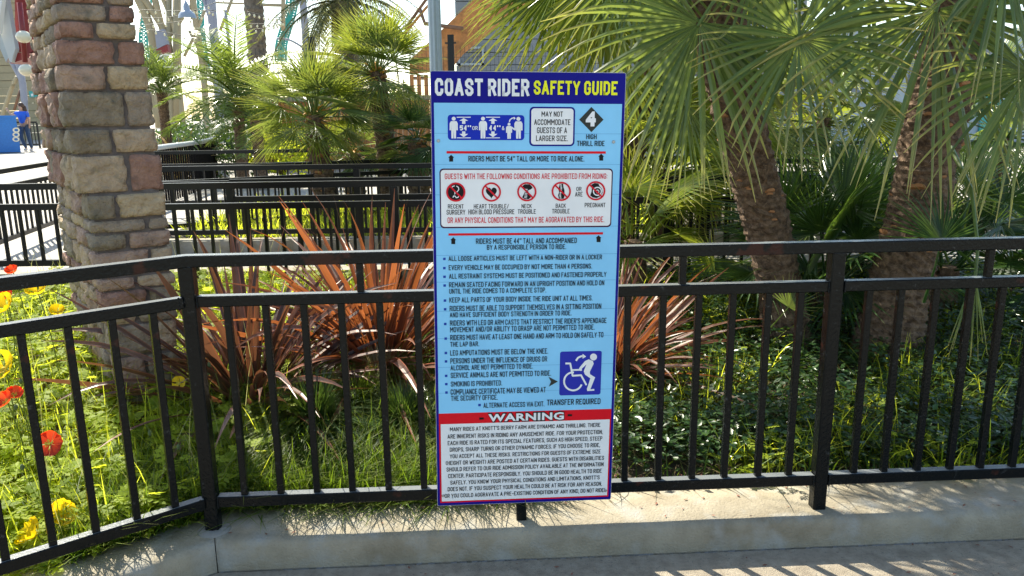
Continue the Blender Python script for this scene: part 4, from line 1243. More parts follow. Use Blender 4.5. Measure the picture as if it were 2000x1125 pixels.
def gravfan(parent, px, py, Y, sdir, Rr, nseg, spread, grav, m='fan', seed=0, split=0.30, out=0.25, wm=1.0, upw=1.0, pet=0.5):
    """one fan leaf whose fingers hang under their own weight; hub seen at px,py"""
    rg = random.Random(seed); c = P(px, py, Y); v = []; f = []; uv = []; rn = []
    dth = rad(spread)/nseg; nrm = Vector((rg.uniform(-.15,.15), -1, 0.25)).normalized()
    for i in range(nseg):
        a = rad(sdir) - rad(spread)/2 + dth*(i+0.5) + rg.uniform(-0.25, 0.25)*dth
        rel = abs(a-rad(sdir))/(rad(spread)/2)
        d = Vector((math.cos(a), -out*rg.uniform(0.3, 1.2), math.sin(a))).normalized()
        Ls = Rr*(1-0.25*rel*rel)*rg.uniform(0.88, 1.06)
        rs = Rr*split*rg.uniform(0.85, 1.15); n_ = 8; r_ = rg.random(); tw = rg.uniform(-.6, .6)
        gi = grav*rg.uniform(0.7, 1.3)
        qs = [0.02, rs*0.5/Ls, rs/Ls] + [rs/Ls+(1-rs/Ls)*t_ for t_ in (0.2, 0.4, 0.6, 0.8, 1.0)]
        p = c.copy(); last = 0
        for k, q in enumerate(qs):
            dd = d + Vector((0, 0, -1))*gi*q*q*1.6
            if k > 2 and rg.random() < 0.03: dd += Vector((0, 0, -0.8))
            dd.normalize()
            p = p + dd*Ls*(q-last); last = q
            e = max(0, (q-rs/Ls)/(1-rs/Ls))
            w_ = (dth*q*Ls*0.54 if q*Ls <= rs*1.01 else dth*rs*0.54*(1-e)**0.6*(1-0.2*e))*wm
            w_ = max(w_, 0.0011)
            sd_ = dd.cross(nrm).normalized(); fn = nrm
            cs_, sn_ = math.cos(tw*e), math.sin(tw*e)
            sd2 = sd_*cs_ + fn*sn_
            fold = 0.6*w_
            v += [tuple(p - sd2*w_ - nrm*fold), tuple(p), tuple(p + sd2*w_ - nrm*fold)]
            uv += [(0, q), (0.5, q), (1, q)]; rn += [r_]*3
        b_ = i*n_*3
        for k in range(n_-1):
            for s_ in (0, 1): f.append((b_+k*3+s_, b_+k*3+s_+1, b_+(k+1)*3+s_+1, b_+(k+1)*3+s_))
    mb = MB(); up_ = -Vector((math.cos(rad(sdir)), 0, math.sin(rad(sdir))))
    mb.tube([c + up_*-0.015 + nrm*0.004, c+up_*0.12+Vector((0, 0.03, 0.0)), c+up_*pet*0.6+Vector((0,0.16,0.05)), c+up_*pet+Vector((0,0.4,0.02))], [0.006, 0.007, 0.008, 0.011], 6)
    b_ = len(v); v += mb.v; f += [tuple(b_+q for q in g_) for g_ in mb.f]; uv += [(0.5, 0.3)]*len(mb.v); rn += [0.5]*len(mb.v)
    return put('fan_leaf', mesh('fan_leaf', v, f, uv, rn), M[m], parent)
gravfan(t1, 1366, 46, 3.12, -124, 0.72, 38, 225, 0.40, seed=1)
gravfan(t1, 1370, 44, 3.16, -35, 0.52, 10, 62, 0.40, seed=21)
gravfan(t1, 1560, 74, 3.00, -92, 0.50, 44, 335, 0.26, seed=2)
gravfan(t1, 1340, 205, 3.30, -93, 0.42, 22, 130, 0.25, seed=3, split=0.25)
gravfan(t2, 1830, 18, 3.05, -110, 0.77, 46, 250, 0.32, seed=5)
gravfan(t2, 2008, 142, 2.95, -118, 0.58, 34, 220, 0.40, seed=6)
gravfan(t2, 1965, -78, 2.9, -92, 0.50, 34, 220, 0.35, seed=7)
gravfan(t1, 1482, -75, 3.4, -85, 0.46, 34, 240, 0.3, seed=8)
gravfan(t1, 1690, -85, 3.3, -95, 0.55, 36, 240, 0.3, seed=9)
gravfan(t1, 1260, -90, 3.6, -110, 0.58, 34, 220, 0.3, seed=10)
gravfan(t3, 1222, 140, 3.6, -80, 0.36, 18, 120, 0.4, m='fanyel', seed=12)
gravfan(t2, 1905, 540, 3.2, -97, 0.38, 12, 40, 0.2, seed=13, split=0.35)
handfan(t2, 1838, 472, 3.55, 88, 0.62, key='dark', tilt=0.1, idx=1)
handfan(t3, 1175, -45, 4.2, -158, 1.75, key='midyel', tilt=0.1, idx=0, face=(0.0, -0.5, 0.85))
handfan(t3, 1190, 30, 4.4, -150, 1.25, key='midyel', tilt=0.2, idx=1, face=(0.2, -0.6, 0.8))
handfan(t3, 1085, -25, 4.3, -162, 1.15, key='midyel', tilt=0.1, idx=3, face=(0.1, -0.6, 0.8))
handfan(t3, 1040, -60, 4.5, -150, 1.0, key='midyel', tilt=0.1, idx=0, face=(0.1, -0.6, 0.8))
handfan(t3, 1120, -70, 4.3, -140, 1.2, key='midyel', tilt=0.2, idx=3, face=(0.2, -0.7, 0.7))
handfan(t1, 1540, 600, 3.85, 60, 0.42, key='smallg', idx=1)
handfan(t1, 1395, 510, 4.3, 175, 0.5, key='small', idx=2)
crown(t1, pp1[-1], 26, ['near','mid'], 1.1, -0.25, 1.2, 21, 0.5)
crown(t2, pp2[-1], 28, ['near','mid'], 1.15, -0.25, 1.2, 22, 0.5)
crown(t3, pp3[-1], 26, ['mid','midyel'], 1.2, -0.8, 1.1, 23, 0.45)
# low clumping fan palms between and behind the trunks
def clump(px, py, Y, z0, n, keys, sc_, seed, label, group, elmin=0.1, elmax=1.35, pet=0.5):
    c = P(px, py, Y); base = Vector((c.x, c.y, z0))
    t = thing('clumping_fan_palm', base, label, 'palm', group)
    rg = random.Random(seed)
    q = MB(); q.tube([base, base+Z*max(0.12, c.z-z0)], [0.09, 0.07], 8); q.build('trunk', M['trunk'], t)
    for i in range(n):
        az = 2*math.pi*i*0.381966+rg.uniform(-.3,.3); el = elmin+(elmax-elmin)*(i+0.5)/n
        d = Vector((math.sin(az)*math.cos(el), -math.cos(az)*math.cos(el), math.sin(el)))
        hubd = base + Z*max(0.1, c.z-z0) + d*pet*sc_*rg.uniform(0.7, 1.15)
        # fans face outward and up
        zz = Z*0.8 - d*0.35 + Vector((rg.uniform(-.5,.5), rg.uniform(-.5,.5), 0))
        put('fan_leaf', rg.choice(FANS[rg.choice(keys)]), None, t, frame(hubd, d, zz, sc_*rg.uniform(0.8, 1.15)))
    return t
gC = 'low clumping fan palms behind the railing'
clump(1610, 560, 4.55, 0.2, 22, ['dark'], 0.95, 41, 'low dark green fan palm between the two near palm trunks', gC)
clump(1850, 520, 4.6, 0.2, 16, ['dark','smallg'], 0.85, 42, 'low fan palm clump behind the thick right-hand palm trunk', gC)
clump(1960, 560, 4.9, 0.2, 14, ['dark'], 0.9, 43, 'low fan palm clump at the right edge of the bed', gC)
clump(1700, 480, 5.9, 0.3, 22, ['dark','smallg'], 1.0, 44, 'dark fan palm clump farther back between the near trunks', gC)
gY = 'sunlit yellow-green fan palms behind the sign'
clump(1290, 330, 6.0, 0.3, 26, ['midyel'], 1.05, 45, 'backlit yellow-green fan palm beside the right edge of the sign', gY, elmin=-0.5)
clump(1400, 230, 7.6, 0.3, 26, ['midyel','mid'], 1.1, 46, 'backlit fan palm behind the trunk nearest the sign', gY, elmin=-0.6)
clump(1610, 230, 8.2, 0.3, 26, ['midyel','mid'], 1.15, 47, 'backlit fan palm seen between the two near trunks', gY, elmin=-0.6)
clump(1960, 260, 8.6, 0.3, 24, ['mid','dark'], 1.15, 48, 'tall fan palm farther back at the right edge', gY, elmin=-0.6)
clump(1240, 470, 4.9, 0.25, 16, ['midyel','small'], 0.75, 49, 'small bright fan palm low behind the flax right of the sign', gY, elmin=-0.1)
# small palms behind the queue fences, left of the sign
gS = 'small fan palms behind the queue fences left of the sign'
def smallpalm(px, pyc, Y, z0, sc_, n, label, seed, keys=('small','smallg','smallg'), leanx=0.0, group=gS, r=0.11):
    c = P(px, pyc, Y)
    t = thing('small_fan_palm', (c.x+leanx, Y, z0), label, 'palm tree', group)
    rs = [r*1.15, r, r*0.95, r*0.8]
    _, pp = trunk([(c.x+leanx, Y, z0), (c.x+leanx*0.7, Y, z0+(c.z-z0)*0.4), (c.x+leanx*0.2, Y, z0+(c.z-z0)*0.8), (c.x, Y, c.z)], rs, M['trunk'], t, rows=46, sides=16, scal=0.25, cell=0.07, seed=seed)
    stubs(pp, rs, t, 24, seed, 0.2, 1, 0.05)
    crown(t, c, n, list(keys), sc_, -0.75, 1.45, seed, 0.32)
    # orange flower stalks in the crown
    rg = random.Random(seed)
    b = MB()
    for k in range(26):
        a = rg.uniform(0, 6.28); d = Vector((math.cos(a)*0.8, math.sin(a)*0.8, rg.uniform(-0.2, 0.7)))*sc_*rg.uniform(0.08, 0.2)
        p = Vector(c)+Z*rg.uniform(-0.12, 0.02)
        b.tube([p, p+d*0.6+Z*0.02, p+d], [0.008, 0.012, 0.006], 5)
    b.build('flower_stalk', M['orangefl'], t)
    return t
smallpalm(735, 140, 8.9, 0.3, 1.12, 44, 'tallest small fan palm, its rounded crown just left of the sign top', 61, leanx=0.12)
smallpalm(612, 225, 8.3, 0.3, 1.12, 46, 'shorter fan palm with a yellowish crown in front of the orange slatted wall', 62, leanx=0.08)
smallpalm(815, 272, 8.4, 0.3, 0.72, 24, 'low fan palm squeezed against the left edge of the sign', 63, keys=('smallg','dark'))
smallpalm(690, 300, 9.3, 0.3, 0.75, 18, 'low fan palm under the taller one behind the queue fences', 64, keys=('smallg','dark'))
# feather palms
def feather_mesh(name, L_, npair, seed, arch=0.5, ll=0.28, mat_='feather', w0=0.014, vang=0.5, droopl=0.3):
    rg = random.Random(seed); v = []; f = []; uv = []; rn = []
    def rp(t_): return Vector((0, L_*t_*(1-0.15*arch*t_), L_*(0.35*t_ - arch*t_*t_)))
    mb = MB(); mb.tube([rp(k/10) for k in range(11)], [0.012*(1-k/11)*L_+0.002 for k in range(11)], 5)
    v += mb.v; f += mb.f; uv += [(0.5, 0.3)]*len(mb.v); rn += [0.5]*len(mb.v)
    for i in range(npair):
        t_ = 0.16 + 0.84*i/npair
        c = rp(t_); d = (rp(min(1, t_+0.02))-rp(t_-0.02)).normalized()
        for s_ in (-1, 1):
            l_ = ll*math.sin(math.pi*min(1, 0.22+0.72*t_))**0.6*rg.uniform(0.85, 1.12)
            x = Vector((s_, 0, 0))
            dr = (x*0.85 + d*rg.uniform(0.45, 0.85) + Z*(vang*rg.uniform(0.2, 1.0))).normalized()
            r_ = rg.random()
            n_ = dr.cross(d).normalized(); wd = dr.cross(n_).normalized()
            b = len(v)
            for k, q in enumerate((0, 0.35, 0.7, 1.0)):
                p = c + dr*l_*q - Z*droopl*l_*q*q
                w_ = w0*(0.6, 1.0, 0.75, 0.05)[k]
                v += [tuple(p-wd*w_*0.5), tuple(p+wd*w_*0.5)]; uv += [(0, q), (1, q)]; rn += [r_, r_]
            for k in range(3): f.append((b+k*2, b+k*2+1, b+k*2+3, b+k*2+2))
    me = mesh(name, v, f, uv, rn); me.materials.append(M[mat_]); return me
FEA = [feather_mesh('frond', 1.0, 42, 200+i, 0.35+0.12*(i % 4), 0.26) for i in range(6)]
FEAF = [feather_mesh('frond', 1.0, 46, 300+i, 0.65+0.1*(i % 4), 0.17, 'farfeather', 0.010, 0.2, 0.5) for i in range(5)]
def featherpalm(px, py, Y, z0, L_, n, label, seed, group, fe=FEA, r=0.09, elmin=-0.3, elmax=1.3, tm='trunk', top=None, name='feather_palm', rows=40):
    c = P(px, py, Y)
    t = thing(name, (c.x, Y, z0), label, 'palm tree', group)
    rs = [r*1.1, r, r*0.95, r]
    _, pp = trunk([(c.x, Y, z0), (c.x, Y, z0+(c.z-z0)*0.4), (c.x, Y, z0+(c.z-z0)*0.8), (c.x, Y, c.z)], rs, M[tm], t, rows=rows, sides=16, scal=0.22, cell=0.08 if tm == 'trunk' else 0.16, seed=seed)
    rg = random.Random(seed)
    for i in range(n):
        az = 2*math.pi*i*0.381966+rg.uniform(-.25,.25); el = elmin+(elmax-elmin)*((i+0.5)/n)
        d = Vector((math.sin(az)*math.cos(el), -math.cos(az)*math.cos(el), math.sin(el)))
        put('frond', rg.choice(fe), None, t, frame(Vector(c), d, Z + Vector((rg.uniform(-.2,.2), rg.uniform(-.2,.2), 0)) , L_*rg.uniform(0.8, 1.15)))
    return t
gF = 'young feather palms beside the curving fence'
featherpalm(462, 190, 13.8, 0.3, 1.4, 30, 'wide feathery palm in the centre of the gap between pillar and sign', 71, gF, elmin=-0.6, elmax=1.15)
featherpalm(316, 180, 15.2, 0.3, 1.1, 22, 'small feathery palm with a scaly trunk right beside the stone pillar', 72, gF)
featherpalm(500, 235, 13.0, 0.3, 1.0, 13, 'short feathery palm in front of the wide one', 73, gF, elmin=-0.8, elmax=1.0)
# tall date palms far behind
gT = 'tall palms far behind the queue area'
featherpalm(468, -330, 24, 0.35, 3.0, 24, 'tall palm showing only its straight grey trunk above the feathery palm', 74, gT, fe=FEAF, r=0.26, tm='trunkgrey', name='tall_palm', rows=90)
featherpalm(672, 5, 22, 0.35, 2.6, 44, 'date palm with arching olive fronds behind the small fan palms', 75, gT, fe=FEAF, r=0.33, tm='trunkgrey', name='tall_palm', elmin=-0.9, elmax=1.2, rows=60)
# strappy yellow plant by the curved fence
def strap_mesh(name, L_, w_, seed, bend, mat_, fold=0.35, n=9, kink=None, twist=0.0):
    v = []; f = []; uv = []; rn = []
    p = Vector((0, 0, 0)); ang = 0.0
    step = L_/n; rg = random.Random(seed); r_ = rg.random()
    for k in range(n+1):
        q = k/n
        w2 = w_*(0.75+0.5*q if q < 0.4 else 0.95*(1-((q-0.4)/0.6)**1.7))*0.5
        w2 = max(w2, 0.0006)
        tw = twist*q
        yv = Vector((0, math.sin(ang), math.cos(ang)))     # growth direction (starts +Z, bends to +Y)
        nv = Vector((0, math.cos(ang), -math.sin(ang)))
        xv = Vector((math.cos(tw), 0, 0)) + nv*math.sin(tw)
        fo = fold*w2*(1-q*0.4)
        v += [tuple(p - xv*w2 - nv*fo), tuple(p), tuple(p + xv*w2 - nv*fo)]
        uv += [(0, q), (0.5, q), (1, q)]; rn += [r_]*3
        p = p + yv*step
        ang += bend/n*(0.4+1.2*q)
        if kink and abs(q-kink) < 0.5/n: ang += 1.3
    for k in range(n):
        for s_ in (0, 1): f.append((k*3+s_, k*3+s_+1, (k+1)*3+s_+1, (k+1)*3+s_))
    me = mesh(name, v, f, uv, rn); me.materials.append(M[mat_]); return me
PH = [strap_mesh('leaf', 1.0, 0.028+0.008*(i % 3), 400+i, 0.25+0.20*(i % 7), 'phorm', twist=0.5*((i % 5)-2)) for i in range(16)]
PH += [strap_mesh('leaf', 1.0, 0.045, 430+i, 0.5, 'phorm', kink=0.62+0.06*i, n=12) for i in range(2)]
PHD = [strap_mesh('leaf', 1.0, 0.038+0.009*(i % 3), 470+i, 0.25+0.20*(i % 7), 'phormd', twist=0.5*((i % 5)-2)) for i in range(16)]
PHD += [strap_mesh('leaf', 1.0, 0.045, 490+i, 0.5, 'phormd', kink=0.62+0.06*i, n=12) for i in range(2)]
YS = [strap_mesh('leaf', 1.0, 0.05, 450+i, 0.7+0.2*i, 'yelstrap') for i in range(5)]
def flax(base, n, label, group, seed, L0, L1, lean_max=1.25, meshes=PH, name='bronze_flax', azr=None, extra=()):
    t = thing(name, base, label, 'flax plant', group)
    rg = random.Random(seed)
    for i in range(n):
        az = 2*math.pi*i*0.381966+rg.uniform(-.3,.3) if azr is None else rg.uniform(*azr)
        lean = lean_max*((i+0.5)/n)**0.68*rg.uniform(0.8, 1.15)
        d = Vector((math.sin(az)*math.sin(lean), -math.cos(az)*math.sin(lean), math.cos(lean)))
        out = Vector((math.sin(az), -math.cos(az), 0))
        o_ = Vector(base) + out*rg.uniform(0, 0.09) + Z*0.0
        L_ = rg.uniform(L0, L1)
        # local +Z = growth, +Y = outward bend direction
        z = d; y = (out - z*out.dot(z)).normalized(); x = y.cross(z)
        m_ = Matrix(((x.x,y.x,z.x,0),(x.y,y.y,z.y,0),(x.z,y.z,z.z,0),(0,0,0,1)))
        put('leaf', rg.choice(meshes[:16] if rg.random() < 0.95 else meshes), None, t, Matrix.Translation(o_) @ m_ @ Matrix.Rotation(rg.uniform(-.35,.35), 4, 'Z') @ Matrix.Scale(L_, 4))
    return t
gB = 'bronze flax plants behind the railing'
ba = G(492, 800, 0.12); flax((ba.x, ba.y, 0.10), 190, 'bronze flax with broad brown leaves, beside the stone pillar', gB, 81, 0.50, 1.0, 1.35, PHD)
bb = G(745, 722, 0.17); flax((bb.x, bb.y, 0.15), 210, 'bronze flax with thin orange backlit leaves, left of the sign', gB, 82, 0.60, 1.1, 1.3)
bc = G(1185, 730, 0.16); flax((bc.x, bc.y, 0.14), 190, 'bronze flax whose leaves fan out from behind the right edge of the sign', gB, 83, 0.48, 0.84, 1.35)
bq = P(350, 272, 14.6); flax((bq.x, bq.y, 0.3), 46, 'strappy yellow and pink striped plant beside the curving fence', 'striped strap plants', 84, 0.8, 1.35, 1.3, YS, 'striped_flax')

# ------------------------------------------------------------------ ground cover
def blades(name, label, cat, n, xr, yfn, m, h0, h1, w_, seed, lean=0.5, curve=0.6, mask=None):
    rg = np.random.RandomState(seed)
    x = rg.uniform(xr[0], xr[1], n*2); tt = rg.uniform(0, 1, n*2)
    P0 = []
    for i in range(n*2):
        y = yfn(x[i], tt[i])
        if mask is None or mask(x[i], y, rg): P0.append((x[i], y, gz(x[i], y)))
        if len(P0) >= n: break
    P0 = np.array(P0); n = len(P0)
    h = rg.uniform(h0, h1, n)*(0.6+0.8*rg.rand(n)**2)
    az = rg.uniform(0, 2*np.pi, n); ln = rg.uniform(0.1, 1, n)*lean
    d = np.stack([np.cos(az), np.sin(az), np.zeros(n)], 1)
    s = np.stack([-np.sin(az), np.cos(az), np.zeros(n)], 1)
    qs = [0, 0.4, 0.75, 1.0]; ws = [1, 0.9, 0.55, 0.05]
    V = np.zeros((n, 8, 3)); UV = np.zeros((n, 8, 2)); r = rg.rand(n)
    for k, (q, ww) in enumerate(zip(qs, ws)):
        c = P0 + d*(h*(ln*q + curve*ln*q*q))[:, None] + np.array([0,0,1])*(h*(q - 0.45*curve*ln*q*q))[:, None]
        V[:, 2*k] = c - s*w_*ww*0.5; V[:, 2*k+1] = c + s*w_*ww*0.5
        UV[:, 2*k] = (0, q); UV[:, 2*k+1] = (1, q)
    base = np.arange(n)[:, None]*8
    Fs = np.concatenate([base+np.array([0,1,3,2]), base+np.array([2,3,5,4]), base+np.array([4,5,7,6])], 0)
    o = put(name, fastmesh(name, V.reshape(-1,3), Fs, UV.reshape(-1,2), np.repeat(r, 8)), m)
    return tag(o, label, cat, kind='stuff')
def fastmesh(name, V, Fq, UV, rn):
    me = bpy.data.meshes.new(name)
    nv, nf = len(V), len(Fq)
    me.vertices.add(nv); me.vertices.foreach_set('co', V.astype(np.float32).ravel())
    me.loops.add(nf*4); me.loops.foreach_set('vertex_index', Fq.astype(np.int32).ravel())
    me.polygons.add(nf); me.polygons.foreach_set('loop_start', np.arange(0, nf*4, 4, dtype=np.int32))
    me.update(calc_edges=True)
    l = me.uv_layers.new(name='UVMap'); l.data.foreach_set('uv', UV[Fq.ravel()].astype(np.float32).ravel())
    a = me.attributes.new('rnd', 'FLOAT', 'POINT'); a.data.foreach_set('value', rn.astype(np.float32))
    me.validate()
    return me
def leaves(name, label, cat, n, pfn, m, s0, s1, h0, h1, seed, aspect=0.5, up=0.6):
    rg = np.random.RandomState(seed)
    P0 = np.array([pfn(rg) for _ in range(n)]); P0[:, 2] += rg.uniform(h0, h1, n)*rg.rand(n)**0.5
    az = rg.uniform(0, 2*np.pi, n); el = rg.uniform(-0.5, 1.0, n)*up
    d = np.stack([np.cos(az)*np.cos(el), np.sin(az)*np.cos(el), np.sin(el)], 1)
    s = np.stack([-np.sin(az), np.cos(az), rg.uniform(-.5,.5,n)], 1); s /= np.linalg.norm(s, axis=1)[:, None]
    nn = np.cross(d, s)
    L_ = rg.uniform(s0, s1, n); w_ = L_*aspect
    V = np.zeros((n, 6, 3)); UV = np.zeros((n, 6, 2))
    V[:, 0] = P0; V[:, 1] = P0 + d*(L_*0.45)[:, None] - s*(w_*0.5)[:, None]; V[:, 2] = P0 + d*(L_*0.5)[:, None] - nn*(w_*0.15)[:, None]
    V[:, 3] = P0 + d*(L_*0.45)[:, None] + s*(w_*0.5)[:, None]; V[:, 4] = P0 + d*L_[:, None]; V[:, 5] = P0 + d*(L_*0.1)[:, None]
    UV[:, 0] = (0.5, 0); UV[:, 1] = (0, 0.5); UV[:, 2] = (0.5, 0.5); UV[:, 3] = (1, 0.5); UV[:, 4] = (0.5, 1); UV[:, 5] = (0.5, 0.1)
    base = np.arange(n)[:, None]*6
    Fs = np.concatenate([base+np.array([0,2,4,1]), base+np.array([0,3,4,2])], 0)
    o = put(name, fastmesh(name, V.reshape(-1,3), Fs, UV.reshape(-1,2), np.repeat(rg.rand(n), 6)), m)
    return tag(o, label, cat, kind='stuff')
def lobed(name, label, cat, n, pfn, m, s0, s1, h0, h1, seed, up=0.7):
    rg = np.random.RandomState(seed)
    P0 = np.array([pfn(rg) for _ in range(n)]); P0[:, 2] += rg.uniform(h0, h1, n)*rg.rand(n)**0.6
    az = rg.uniform(0, 2*np.pi, n); el = rg.uniform(-0.4, 1.0, n)*up
    d = np.stack([np.cos(az)*np.cos(el), np.sin(az)*np.cos(el), np.sin(el)], 1)
    s = np.stack([-np.sin(az), np.cos(az), rg.uniform(-.4,.4,n)], 1); s /= np.linalg.norm(s, axis=1)[:, None]
    nn = np.cross(d, s); L_ = rg.uniform(s0, s1, n)[:, None]; rr_ = rg.rand(n)
    Vs = []; UVs = []; Rs = []
    for (t_, sg, ln) in ((0.22,1,.30),(0.26,-1,.30),(0.45,1,.38),(0.50,-1,.38),(0.68,1,.30),(0.72,-1,.30),(0.78,0,.32)):
        b_ = P0 + d*L_*t_ - nn*L_*0.25*t_*t_
        dd = (d*0.75 + s*sg*0.8 - nn*0.15) if sg else (d - nn*0.4)
        dd = dd/np.linalg.norm(dd, axis=1)[:, None]; ss = np.cross(nn, dd)
        l_ = L_*ln; w_ = L_*0.10
        V = np.stack([b_, b_+dd*l_*0.5-ss*w_, b_+dd*l_, b_+dd*l_*0.5+ss*w_], 1)
        Vs.append(V); UVs.append(np.tile(np.array([[[.5,t_*.6],[0,.5],[.5,.9],[1,.5]]]), (n,1,1))); Rs.append(np.repeat(rr_, 4))
    V = np.stack([P0-s*L_*0.02, P0+s*L_*0.02, P0+d*L_*0.8-nn*L_*0.16+s*L_*0.05, P0+d*L_*0.8-nn*L_*0.16-s*L_*0.05], 1)
    Vs.append(V); UVs.append(np.tile(np.array([[[0,0],[1,0],[1,.8],[0,.8]]]), (n,1,1))); Rs.append(np.repeat(rr_, 4))
    V = np.concatenate(Vs, 0).reshape(-1,3); UV = np.concatenate(UVs, 0).reshape(-1,2); R_ = np.concatenate(Rs)
    o = put(name, fastmesh(name, V, np.arange(len(V)).reshape(-1,4), UV, R_), m)
    return tag(o, label, cat, kind='stuff')
def inpil(x, y):
    q = Vector((x-PC.x, y-PC.y, 0)); a = q.dot(v1); b = q.dot(v2)
    return -0.02 < a < 0.34 and -0.02 < b < 1.0
yf = lambda x, t_: fence_y(x)+0.165+(t_**1.3)*(5.38-fence_y(x)-0.165)
_pr = np.random.RandomState(5)
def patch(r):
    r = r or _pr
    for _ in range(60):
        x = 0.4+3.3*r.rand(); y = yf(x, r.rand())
        if noise.noise(Vector((x*2.6, y*2.6, 9))) > 0.08: return (x, y)  # noise patches where a brighter leaf colour stands in for sun
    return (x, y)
# central grass
blades('grass', 'long green grass under the flax plants, left of the sign', 'grass', 24000, (-1.45, 0.15), lambda x, t_: fence_y(x)+0.155+(t_**1.6)*1.9, M['grass'], 0.10, 0.22, 0.0052, 1, 0.8, 0.9, lambda x, y, r: not inpil(x, y))
blades('grass', 'long grass leaning over the kerb beside the corner post', 'grass', 650, (-1.05, -0.2), lambda x, t_: fence_y(x)+0.15+t_*0.08, M['grass'], 0.09, 0.17, 0.005, 21, 1.3, 1.0)
blades('grass', 'short grass scattered in the dark ground cover', 'grass', 2600, (0.0, 3.6), yf, M['grass'], 0.08, 0.19, 0.006, 2, 0.7, 0.8)
blades('dry_grass', 'dry straw-coloured grass among the green', 'grass', 3000, (-0.6, 3.2), lambda x, t_: fence_y(x)+0.16+t_*1.5, M['drygrass'], 0.03, 0.12, 0.004, 3, 1.6, 0.9)
blades('grass', 'bright grass strip between the far queue fences', 'grass', 6000, (-3.1, 1.5), lambda x, t_: 7.02+t_*2.3, M['poppyleaf'], 0.10, 0.22, 0.012, 4, 0.7, 0.8)
o = bpy.data.objects.get('grass.004') or None
# lift the far strip to its bed level
for o in col.objects:
    if o.get('label', '').startswith('bright grass strip'): o.location.z = 0.09
def tussock(px, py, r_, n, label, seed, m='grass', h=0.28):
    c = G(px, py, 0.09); c.z = gz(c.x, c.y)
    nr = np.random.RandomState(seed); qs = [0, 0.3, 0.55, 0.8, 1.0]; ws = [1, 1, 0.8, 0.5, 0.05]
    az = nr.uniform(0, 2*np.pi, n); ln = nr.uniform(0.15, 1.0, n); hh = h*nr.uniform(0.7, 1.15, n)
    d = np.stack([np.cos(az), np.sin(az), np.zeros(n)], 1); sd_ = np.stack([-np.sin(az), np.cos(az), np.zeros(n)], 1)
    P0 = np.array([c.x, c.y, c.z]) + d*(r_*0.35*nr.rand(n))[:, None]
    V = np.zeros((n, 10, 3)); UV = np.zeros((n, 10, 2))
    for k, (q, ww) in enumerate(zip(qs, ws)):
        x = hh*ln*(0.5*q+0.75*q*q); z = hh*(1.15*q - 0.95*ln*q*q)
        p = P0 + d*x[:, None] + np.array([0, 0, 1])*z[:, None]
        V[:, 2*k] = p - sd_*0.0022*ww; V[:, 2*k+1] = p + sd_*0.0022*ww; UV[:, 2*k] = (0, q); UV[:, 2*k+1] = (1, q)
    base = np.arange(n)[:, None]*10
    Fs = np.concatenate([base+np.array([2*k, 2*k+1, 2*k+3, 2*k+2]) for k in range(4)], 0)
    o = put('grass_tussock', fastmesh('grass_tussock', V.reshape(-1,3), Fs, UV.reshape(-1,2), np.repeat(nr.rand(n), 10)), M[m])
    tag(o, label, 'grass clump', 'tussocks of fine grass')
tussock(618, 872, 0.12, 1500, 'dark tussock of fine arching grass between the two flax plants, nearest the kerb', 1, 'fandark', 0.30)
tussock(700, 840, 0.12, 1300, 'sunlit yellowish tussock of fine grass below the second flax plant', 2, 'grass', 0.26)
tussock(790, 862, 0.10, 1000, 'fine grass tussock touching the left edge of the sign', 3, 'fandark', 0.26)
tussock(745, 790, 0.10, 900, 'dry straw-tinted tussock under the drooping leaves of the second flax plant', 4, 'drygrass', 0.22)
# left bed
blades('poppy_foliage', 'thin upright stems of the sunlit poppy bed', 'foliage', 3500, (-3.4, -0.95), yf, M['poppyleaf'], 0.14, 0.26, 0.005, 5, 0.45, 0.7, lambda x, y, r: not inpil(x, y))
lobed('poppy_foliage', 'bright lobed leaves of the sunlit poppy bed left of the corner post', 'foliage', 15000,
      lambda r: (lambda x: (lambda y: (x, y, gz(x, y)))(yf(x, r.rand())))(-3.4+2.45*r.rand()), M['poppyleaf'], 0.05, 0.115, 0.01, 0.20, 6)
blades('poppy_foliage', 'tall pale seed stems rising from the poppy bed', 'foliage', 700, (-3.2, -1.0), yf, M['drystem'], 0.28, 0.44, 0.003, 66, 0.35, 0.9, lambda x, y, r: not inpil(x, y))
lobed('weeds', 'lobed weeds coloured as sun patches on the dark ground cover behind the right part of the railing', 'weeds', 1300,
      lambda r: (lambda q: (q[0], q[1], gz(*q)+0.04))(patch(r)), M['poppyleaf'], 0.035, 0.075, 0.0, 0.15, 67)  # real weeds, with the sun patches put into their leaf colour
blades('grass', 'grass tufts coloured bright as sun patches in the ground cover', 'grass', 3200, (0.4, 3.6), lambda x, t_: patch(None)[1], M['poppyleaf'], 0.10, 0.24, 0.006, 68, 0.7, 0.8, lambda x, y, r: noise.noise(Vector((x*2.6, y*2.6, 9))) > 0.08)
def vp(r):
    x = 0.35+3.6*r.rand(); y = yf(x, r.rand()); y = max(y, fence_y(x)+0.24+(0.42 if x < 1.3 else 0.22)*r.rand())
    return (x, y, gz(x, y)+0.05*noise.noise(Vector((x*3, y*3, 4)))+0.03)
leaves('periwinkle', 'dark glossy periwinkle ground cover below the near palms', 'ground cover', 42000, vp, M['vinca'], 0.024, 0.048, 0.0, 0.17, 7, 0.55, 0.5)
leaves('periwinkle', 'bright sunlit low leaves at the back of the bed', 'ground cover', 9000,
       lambda r: (lambda x, y: (x, y, gz(x, y)))(-0.2+4.6*r.rand(), 4.3+1.05*r.rand()), M['poppyleaf'], 0.03, 0.06, 0.0, 0.12, 8, 0.5, 0.8)
